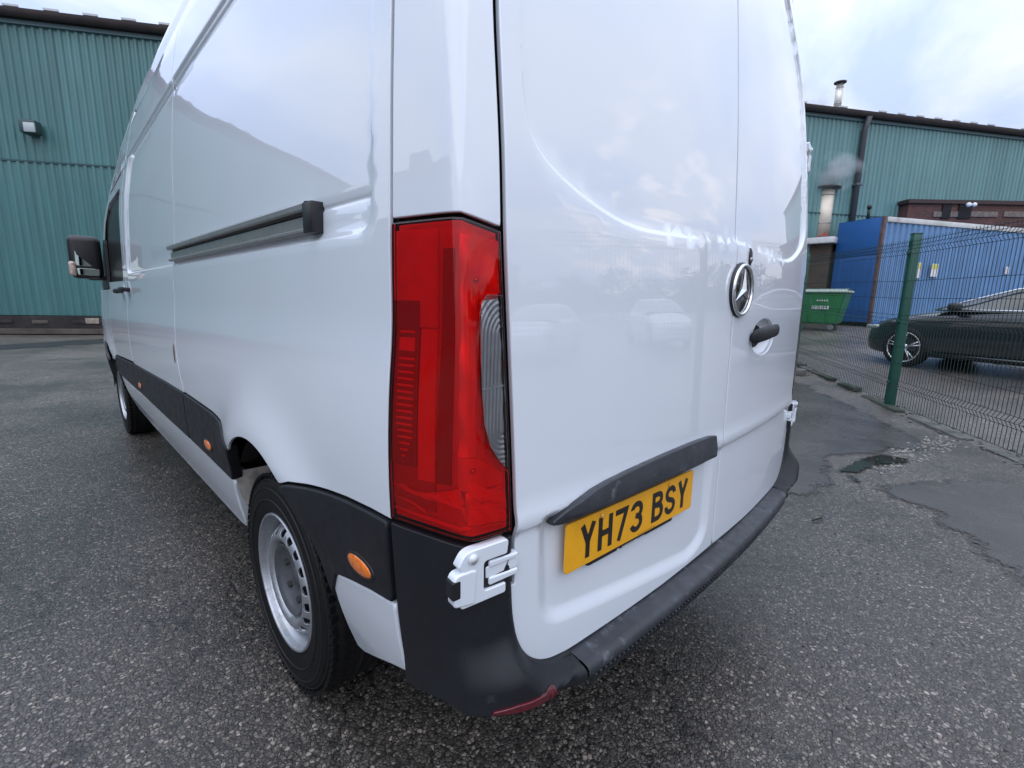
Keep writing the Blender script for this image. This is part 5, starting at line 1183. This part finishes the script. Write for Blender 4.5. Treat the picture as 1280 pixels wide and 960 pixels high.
# ================================================================== CAR
def car(name, loc, rz, paint, label, rim=.26, group=None, detail=True):
    root = empty(name, loc, rz, label=label, cat='car', group=group)
    # x forward, length 4.75; stations (x, half width, z low, z belt/shoulder, z top of bonnet or deck)
    st = [(2.30, .50, .30, .52, .60), (2.22, .74, .24, .58, .70), (2.05, .84, .20, .66, .78), (1.75, .895, .18, .76, .87), (1.35, .915, .18, .84, .95), (.95, .92, .18, .90, 1.00), (.5, .92, .18, .92, 1.00), (-.3, .925, .18, .94, 1.0), (-1.0, .93, .18, .96, 1.02), (-1.6, .91, .2, .96, 1.03), (-2.1, .86, .26, .94, 1.02), (-2.38, .74, .34, .86, .96), (-2.44, .6, .40, .70, .80)]
    V, Fc = [], []; ring = 17
    for x, w, zl, zs, zt in st:
        pr = [(0, zl), (.8, zl), (.93, zl+.03), (.98, zl+.12), (1.0, zl+(zs-zl)*.45), (.985, zl+(zs-zl)*.72), (.965, zs-.02), (.93, zs+.02), (.84, zs*.45+zt*.55), (.6, zt-.01), (.3, zt), (0, zt)]
        for a, z in pr: V.append((x - .12*(a*a)*(1 if x > 1.9 else 0), w*a, z))
    k = 12
    for i in range(len(st)-1):
        for j in range(k-1): Fc.append((i*k+j, (i+1)*k+j, (i+1)*k+j+1, i*k+j+1))
    Fc += [tuple(range(k)), tuple(range((len(st)-1)*k, len(st)*k))[::-1]]
    half = len(V); V2 = V + [(x, -y, z) for x, y, z in V]; F2 = Fc + [tuple(i+half for i in f[::-1]) for f in Fc]
    body = mesh('body', V2, F2, paint, root, ang=38)
    sub = body.modifiers.new('s', 'SUBSURF'); sub.levels = sub.render_levels = 1
    # greenhouse
    gs = [(1.05, .80, .99, 1.0), (.55, .77, .99, 1.20), (.1, .70, .99, 1.36), (-.4, .66, .99, 1.41), (-.9, .66, 1.0, 1.40), (-1.4, .68, 1.0, 1.30), (-1.95, .72, 1.02, 1.04)]
    V, Fc = [], []
    for x, w, zb, zt in gs:
        for a, f in ((1.12, 0), (1.10, .1), (1.0, .80), (.93, .96), (.6, 1.0), (0, 1.01)): V.append((x, w*(a if f < .5 else a), zb-.02+(zt-zb+.02)*f))
    k = 6
    for i in range(len(gs)-1):
        for j in range(k-1): Fc.append((i*k+j, (i+1)*k+j, (i+1)*k+j+1, i*k+j+1))
    half = len(V); V2 = V + [(x, -y, z) for x, y, z in V]; F2 = Fc + [tuple(i+half for i in f[::-1]) for f in Fc]
    gh = mesh('roof', V2, F2, paint, root, ang=50); gh.data.materials.append(M_carglass)
    for p in gh.data.polygons:
        if p.index % ((k-1)) == 1 or (p.index % (k-1) >= 1 and (p.center.x > .1 or p.center.x < -1.2)): p.material_index = 1
    if detail:
        for s in (-1, 1):
            arcpts = [(1.02, .895*s, .99), (.55, .815*s, 1.165), (.12, .735*s, 1.31), (-.4, .70*s, 1.365), (-.9, .70*s, 1.355), (-1.4, .74*s, 1.26), (-1.7, .80*s, 1.13)]
            V, Fc = tube(arcpts, .014, 6); mesh('window_chrome', V, Fc, M_chrome, root); V, Fc = tube([(1.02, .895*s, .99), (.0, .885*s, .995), (-1.0, .885*s, 1.005), (-1.7, .80*s, 1.13)], .013, 6); mesh('window_chrome', V, Fc, M_chrome, root)
            bm = bmesh.new(); add_box(bm, (.72, .99*s, 1.04), (.14, .20, .13), .045, Matrix.Identity(3), 3); bmobj('wing_mirror', bm, M_black, root)
            bm = bmesh.new(); add_box(bm, (-.30, .935*s, .86), (.20, .03, .035), .012); bmobj('door_handle', bm, M_black, root)
            bm = bmesh.new(); add_box(bm, (1.98, .71*s, .665), (.26, .20, .075), .035, Matrix.Rotation(-.35*s, 3, 'Z'), 3); bmobj('headlight', bm, M_headl, root)
            V, Fc = tube([(1.3, .925*s, .80), (.3, .937*s, .83), (-1.2, .945*s, .86)], .006, 5); mesh('swage_line', V, Fc, paint, root)
            V, Fc = tube([(1.0, .925*s, .27), (-1.0, .935*s, .27)], .022, 6); mesh('side_skirt', V, Fc, paint, root)
    for x in (1.38, -1.42):
        for s in (-1, 1):
            w_ = mesh('wheel', *lathe([(.19, .10), (rim-.005, .11), (rim+.02, .115), (.32, .10), (.342, .07), (.342, -.07), (.30, -.1)], 36, 'y'), M_tyre, root); w_.location = (x, .82*s, .342); w_.scale = (1, s, 1)
            v, f = lathe([(rim, .112), (rim-.008, .116), (rim-.02, .108), (rim-.03, .05)], 36, 'y'); mesh('rim', v, f, M_chromed, w_)
            v, f = lathe([(0, .02), (rim-.02, .02)], 24, 'y'); mesh('wheel_dark', v, f, M_gap, w_)
            sp5 = []
            for q5 in range(5):
                a = 2*math.pi*q5/5+.3
                for da in (-.13, .13):
                    p0_ = Vector((.045*math.cos(a), .085, .045*math.sin(a))); p1_ = Vector(((rim-.012)*math.cos(a+da), .10, (rim-.012)*math.sin(a+da))); sp5.append(tube([p0_, p1_], [.016, .013], 6))
            sp5.append(lathe([(0, .10), (.04, .098), (.06, .08)], 16, 'y')); mesh('spoke', *merge(sp5), M_chromed, w_)
            v, f = lathe([(.345, .075), (.40, .09), (.41, .06)], 36, 'y')
            v = [(a+x, b*s+.825*s, c+.342) for a, b, c in v if True]
            mesh('arch_shadow', v, f, M_gap, root) if False else None
    return root
M_carblk = mat('car_black_green', (.006, .011, .012), .25, coat=1., spec=.5); M_carglass = mat('car_glass', (.035, .045, .047), .05, coat=1., spec=.8); M_headl = mat('headlight_lens', (.35, .40, .40), .12, coat=1, metal=.3, var=.4, vs=20); M_chromed = mat('alloy', (.55, .57, .58), .25, metal=.8)
M_carwht = mat('car_white', (.70, .71, .72), .35, coat=1.); M_cargry = mat('car_grey', (.22, .24, .26), .35, coat=1.)
cw_ = Vector((9.87, .55)); ax = Vector((.38, .92, 0)).normalized(); sidev = Vector((-ax.y, ax.x, 0))
# front left wheel stands at cw_; the car faces +ax, its left side looks at the van
cpos = Vector((cw_.x, cw_.y, 0)) - ax*1.38*1.06 - sidev*.86*1.06 if sidev.x < 0 else None
bc_ = car('parked_car', (cpos.x, cpos.y, gz(cw_.x)), math.atan2(ax.y, ax.x), M_carblk, 'black coupe parked beyond the green mesh fence in front of the blue container'); bc_.scale = (1.06, 1.06, 1.06)

# ================================================================== FENCE
fence = empty('mesh_fence', (6.0, .245, gz(6)), label='dark green welded mesh fence with square posts along the edge of the yard', cat='fence')
fd_ = Vector((.847, .532, 0)).normalized(); fdn = Vector((-fd_.y, fd_.x, 0))
M_fg = mat('fence_green', (.004, .080, .052), .45, coat=.2, var=.1, vs=5); M_wire = mat('fence_wire', (.012, .035, .032), .5, metal=.2)
fo = Vector(fence.location)
def wiremesh(L_, Hh=1.98):
    V, Fc = [], []
    def seg(p, q, r=.0032):
        k = len(V); d = (q-p).normalized(); a = d.orthogonal().normalized(); b = d.cross(a)
        for P_ in (p, q):
            for t in (0, 2.094, 4.189): V.append(P_ + (a*math.cos(t)+b*math.sin(t))*r)
        Fc.extend([(k, k+1, k+4, k+3), (k+1, k+2, k+5, k+4), (k+2, k, k+3, k+5)])
    folds = [1.86, 1.05, .28]
    def off(z):
        for f in folds:
            if abs(z-f) < .05: return .03*(1-abs(z-f)/.05)
        return 0
    zs = [0.04, .23, .28, .33, .62, 1.0, 1.05, 1.10, 1.45, 1.81, 1.86, 1.91, Hh]
    for i in range(int(L_/.05)+1):
        a = i*.05
        for z0, z1 in zip(zs[:-1], zs[1:]): seg(fd_*a + fdn*off(z0) + Vector((0, 0, z0)), fd_*a + fdn*off(z1) + Vector((0, 0, z1)))
    for z in [.04, .23, .28, .33, .53, .73, 1.0, 1.05, 1.10, 1.30, 1.50, 1.81, 1.86, 1.91, Hh-.03]:
        seg(fdn*(off(z)+.004) + Vector((0, 0, z)), fd_*L_ + fdn*(off(z)+.004) + Vector((0, 0, z)), .003)
    me = bpy.data.meshes.new('mesh_panel'); me.from_pydata([tuple(v) for v in V], [], Fc); me.update(); me.materials.append(M_wire); return me
PL = 3.5; wm = wiremesh(PL-.06)
for i in range(-6, 5):
    base_ = fd_*(i*PL); zb = gz(fo.x+base_.x)-fo.z; zn = gz(fo.x+base_.x+fd_.x*PL)-fo.z
    bm = bmesh.new(); add_box(bm, (0, 0, 1.03), (.085, .085, 2.06), .006, Matrix.Rotation(math.atan2(fd_.y, fd_.x), 3, 'Z')); add_box(bm, (0, 0, 2.065), (.092, .092, .012), .003, Matrix.Rotation(math.atan2(fd_.y, fd_.x), 3, 'Z'))
    p = bmobj('post', bm, M_fg, fence); p.location = base_ + Vector((0, 0, zb))
    for z in (.3, 1.05, 1.85):
        c_ = box('clip', (0, 0, 0), (.05, .02, .035), M_fg, fence, .004, Matrix.Rotation(math.atan2(fd_.y, fd_.x), 3, 'Z')); c_.location = base_ - fdn*-.052 + Vector((0, 0, zb+z))
    o = link('mesh_panel', wm, None, fence); o.location = base_ + fd_*.03 + fdn*.05 + Vector((0, 0, zb+.02)); o.rotation_euler = (0, 0, 0)
    sl = math.atan2(zn-zb, PL); o.rotation_euler = (Matrix.Rotation(-sl, 3, fdn)).to_euler()
# low broken kerb under the fence
edging = empty('kerb_edging', (6.0, .245, gz(6)), label='broken low concrete edging strip under the green mesh fence', cat='kerb')
M_kerb = mat('kerb_concrete', (.10, .10, .095), .8, var=.35, vs=6, bump=.6, bs=60, dirt=(.03, .04, .028), dsc=5, dth=.52); M_moss = mat('mossy_kerb', (.035, .045, .032), .85, var=.4, vs=9, bump=.6, bs=60)
a = -9.0
while a < 8:
    l1 = random.uniform(.35, .92); gap_ = random.choice([.01, .02, .05, .25]); hh = random.uniform(.022, .038) if a < 0 else random.uniform(.035, .07)
    c = fd_*(a+l1/2) + fdn*(random.uniform(-.02, .03)+.02); z = gz(fo.x+c.x)-fo.z
    bm = bmesh.new(); add_box(bm, (0, 0, 0), (l1, .11+random.uniform(-.02, .02), hh), .012, None, 2)
    for v in bm.verts: v.co += Vector((random.uniform(-1, 1), random.uniform(-1, 1), random.uniform(-1, 1)))*.004
    bmesh.ops.rotate(bm, cent=(0, 0, 0), matrix=Matrix.Rotation(math.atan2(fd_.y, fd_.x)+random.uniform(-.04, .04), 3, 'Z') @ Matrix.Rotation(random.uniform(-.03, .03), 3, 'Y'), verts=bm.verts); bmesh.ops.translate(bm, vec=c+Vector((0, 0, z+hh/2-.01)), verts=bm.verts)
    bmobj('kerb_stone', bm, random.choice([M_kerb, M_moss]), edging); a += l1+gap_
# rubble line
def rubble(name, n, fn, smin, smax, m, seed):
    r_ = random.Random(seed); bm = bmesh.new()
    for i in range(n):
        x, y = fn(r_); s = r_.uniform(smin, smax); g = bmesh.ops.create_icosphere(bm, subdivisions=1, radius=s); vs_ = g['verts']
        for v in vs_: v.co = Vector((v.co.x*r_.uniform(.7, 1.4), v.co.y*r_.uniform(.7, 1.3), v.co.z*.55))
        bmesh.ops.rotate(bm, cent=(0, 0, 0), matrix=Matrix.Rotation(r_.uniform(0, 6), 3, 'Z'), verts=vs_); bmesh.ops.translate(bm, vec=(x, y, gz(x)+s*.2), verts=vs_)
    o = bmobj(name, bm, m, None, smooth=False); o['kind'] = 'stuff'; return o
def alongf(r_): a = r_.uniform(-4, 4); p = fo + fd_*a + fdn*r_.gauss(.0, .10); return p.x, p.y
rubble('rubble', 420, alongf, .006, .022, mat('rubble_grey', (.10, .098, .09), .8, var=.4, vs=20), 3)
def edgep(r_): a = r_.random(); return 3.1+a*1.6+r_.gauss(0, .05), -.03-.35*a+r_.gauss(0, .07)
rubble('gravel', 240, edgep, .005, .016, mat('pale_gravel', (.24, .23, .21), .7, var=.3, vs=20), 5)
# twig on the ground
V, Fc = tube([(1.66, .06, .012), (1.72, .03, .018), (1.78, .035, .012)], [.005, .006, .003], 6); tag(mesh('twig', V, Fc, M_bark0), 'small dark twig lying on the asphalt right of the van', 'twig')
# concrete stump by the fence
tag(box('concrete_block', (7.55, 1.62, gz(7.55)+.05), (.16, .12, .12), M_kerb, None, .012), 'small square concrete block just behind the fence line', 'block')

# ================================================================== WHAT THE PAINT REFLECTS (behind and beside the camera)
sideb = empty('side_building', (-15, 6, 0), label='plain grey-teal clad shed on the far left of the yard, outside the picture', cat='building')
mS = mat('shed_cladding', (.12, .20, .22), .5, var=.08, vs=.7)
def corr(name, p, d, nn_, L_, z0, z1, parent, m, pitch=.4):
    V, Fc = [], []; n = int(L_/pitch)
    for i in range(n*2+1): a = i*pitch/2; b = .05 if i % 2 else 0; V += [p + d*a + nn_*b + Vector((0, 0, z0)), p + d*a + nn_*b + Vector((0, 0, z1))]
    for i in range(n*2): Fc.append((2*i, 2*i+2, 2*i+3, 2*i+1))
    return mesh(name, V, Fc, m, parent, smooth=False)
corr('wall', Vector((0, -6, 0)), Vector((0, 1, 0)), Vector((1, 0, 0)), 30, 0, 6.2, sideb, mS)
box('wall_backing', (-.2, 9, 3.1), (.2, 30, 6.2), M_seam, sideb); box('gutter', (.1, 9, 6.3), (.25, 30, .22), M_gut, sideb)
box('roof_box', (-1.2, 4.0, 6.8), (1.2, 1.6, .9), M_cowl, sideb)
V = [(0, -6, 6.4), (0, 24, 6.4), (-9, 24, 8), (-9, -6, 8)]; mesh('roof_sheet', V, [(0, 1, 2, 3)], bpy.data.materials['roof_grey'], sideb, smooth=False)
# white cars beyond the fence behind the camera
car('parked_car', (6.5, -9.5, gz(6.5)), 2.6, M_carwht, 'white car parked behind the camera, seen only mirrored in the rear doors', group='cars behind the camera', detail=False)
car('parked_car', (1.5, -11.5, 0), 2.9, M_cargry, 'grey car parked behind the camera, seen only mirrored in the rear doors', group='cars behind the camera', detail=False)
car('parked_car', (11.5, -8.0, gz(11.5)), 2.2, M_carwht, 'second white car behind the camera, nearest the right side of the yard', group='cars behind the camera', detail=False)
# tree line behind the camera
M_leaf = mat('tree_leaf', (.028, .040, .024), .7, var=.4, vs=1.); M_bark = mat('bark', (.05, .04, .032), .9, var=.3)
def tree_meshes(seed, h, w):
    r_ = np.random.default_rng(seed); n = 1500; V, Fc = [], []
    cl_ = [(r_.normal(0, w*.30), r_.normal(0, w*.30), h*(.30+.62*r_.random())) for _ in range(26)]
    for i in range(n):
        c = cl_[r_.integers(len(cl_))]; k_ = 1 - .55*(c[2]/h); p = np.array([c[0]*k_*1.6, c[1]*k_*1.6, c[2]]) + r_.normal(0, .11*w, 3); s = r_.uniform(.12, .34); a, b = r_.normal(0, 1, 3), r_.normal(0, 1, 3); a /= np.linalg.norm(a); b -= a*(a@b); b /= np.linalg.norm(b)
        k0 = len(V); V += [p-a*s, p+b*s*.5, p+a*s, p-b*s*.5]; Fc.append((k0, k0+1, k0+2, k0+3))
    lm = bpy.data.meshes.new('crown'); lm.from_pydata([tuple(map(float, v)) for v in V], [], Fc); lm.update(); lm.materials.append(M_leaf)
    br = [tube([(0, 0, 0), (.05, 0, h*.4), (0, .05, h*.85)], [h*.03, h*.02, h*.006], 8)]
    for q in range(7):
        c = cl_[q]; br.append(tube([(0, 0, c[2]*.6), (c[0]*.9, c[1]*.9, c[2])], [h*.009, h*.003], 5))
    v, f = merge(br); tm = bpy.data.meshes.new('trunk'); tm.from_pydata([tuple(map(float, x)) for x in v], [], f); tm.update(); tm.materials.append(M_bark)
    return lm, tm
TM = [tree_meshes(21, 7.0, 4.2), tree_meshes(22, 9.0, 4.0), tree_meshes(23, 6.0, 4.6)]
for i in range(22):
    a = math.radians(-100 + i*6.2); R = 46 + 7*math.sin(i*1.7); x, y = -1+R*math.cos(a), R*math.sin(a)-3
    if y > -4: continue
    lm, tm = TM[i % 3]; t = empty('tree', (x, y, gz(x)-.1), i*1.3, label='dark leafy tree in the line behind the camera, seen only mirrored in the rear doors', cat='tree', group='trees behind the camera'); s = .75+.35*((i*7) % 5)/5; t.scale = (s*1.2, s*1.2, s*.62)
    link('crown', lm, None, t); link('trunk', tm, None, t)
# low wooded rise behind the camera
V, Fc = [], []; n = 80
for i in range(n+1):
    a = math.radians(-115 + i*1.75); h = 3.2 + 1.2*math.sin(i*.37) + .9*math.sin(i*1.13+1) + .5*random.random()
    for q_, (R, f) in enumerate(((60, 0), (64, .7), (72, 1.0), (95, 1.1))): V.append((-1+R*math.cos(a), R*math.sin(a)-3, 1.0 + h*f))
for i in range(n):
    for j in range(3): Fc.append((i*4+j, (i+1)*4+j, (i+1)*4+j+1, i*4+j+1))
mesh('hills', V, Fc, mat('wooded_hill', (.030, .036, .030), .9, var=.4, vs=.3), None)['kind'] = 'structure'
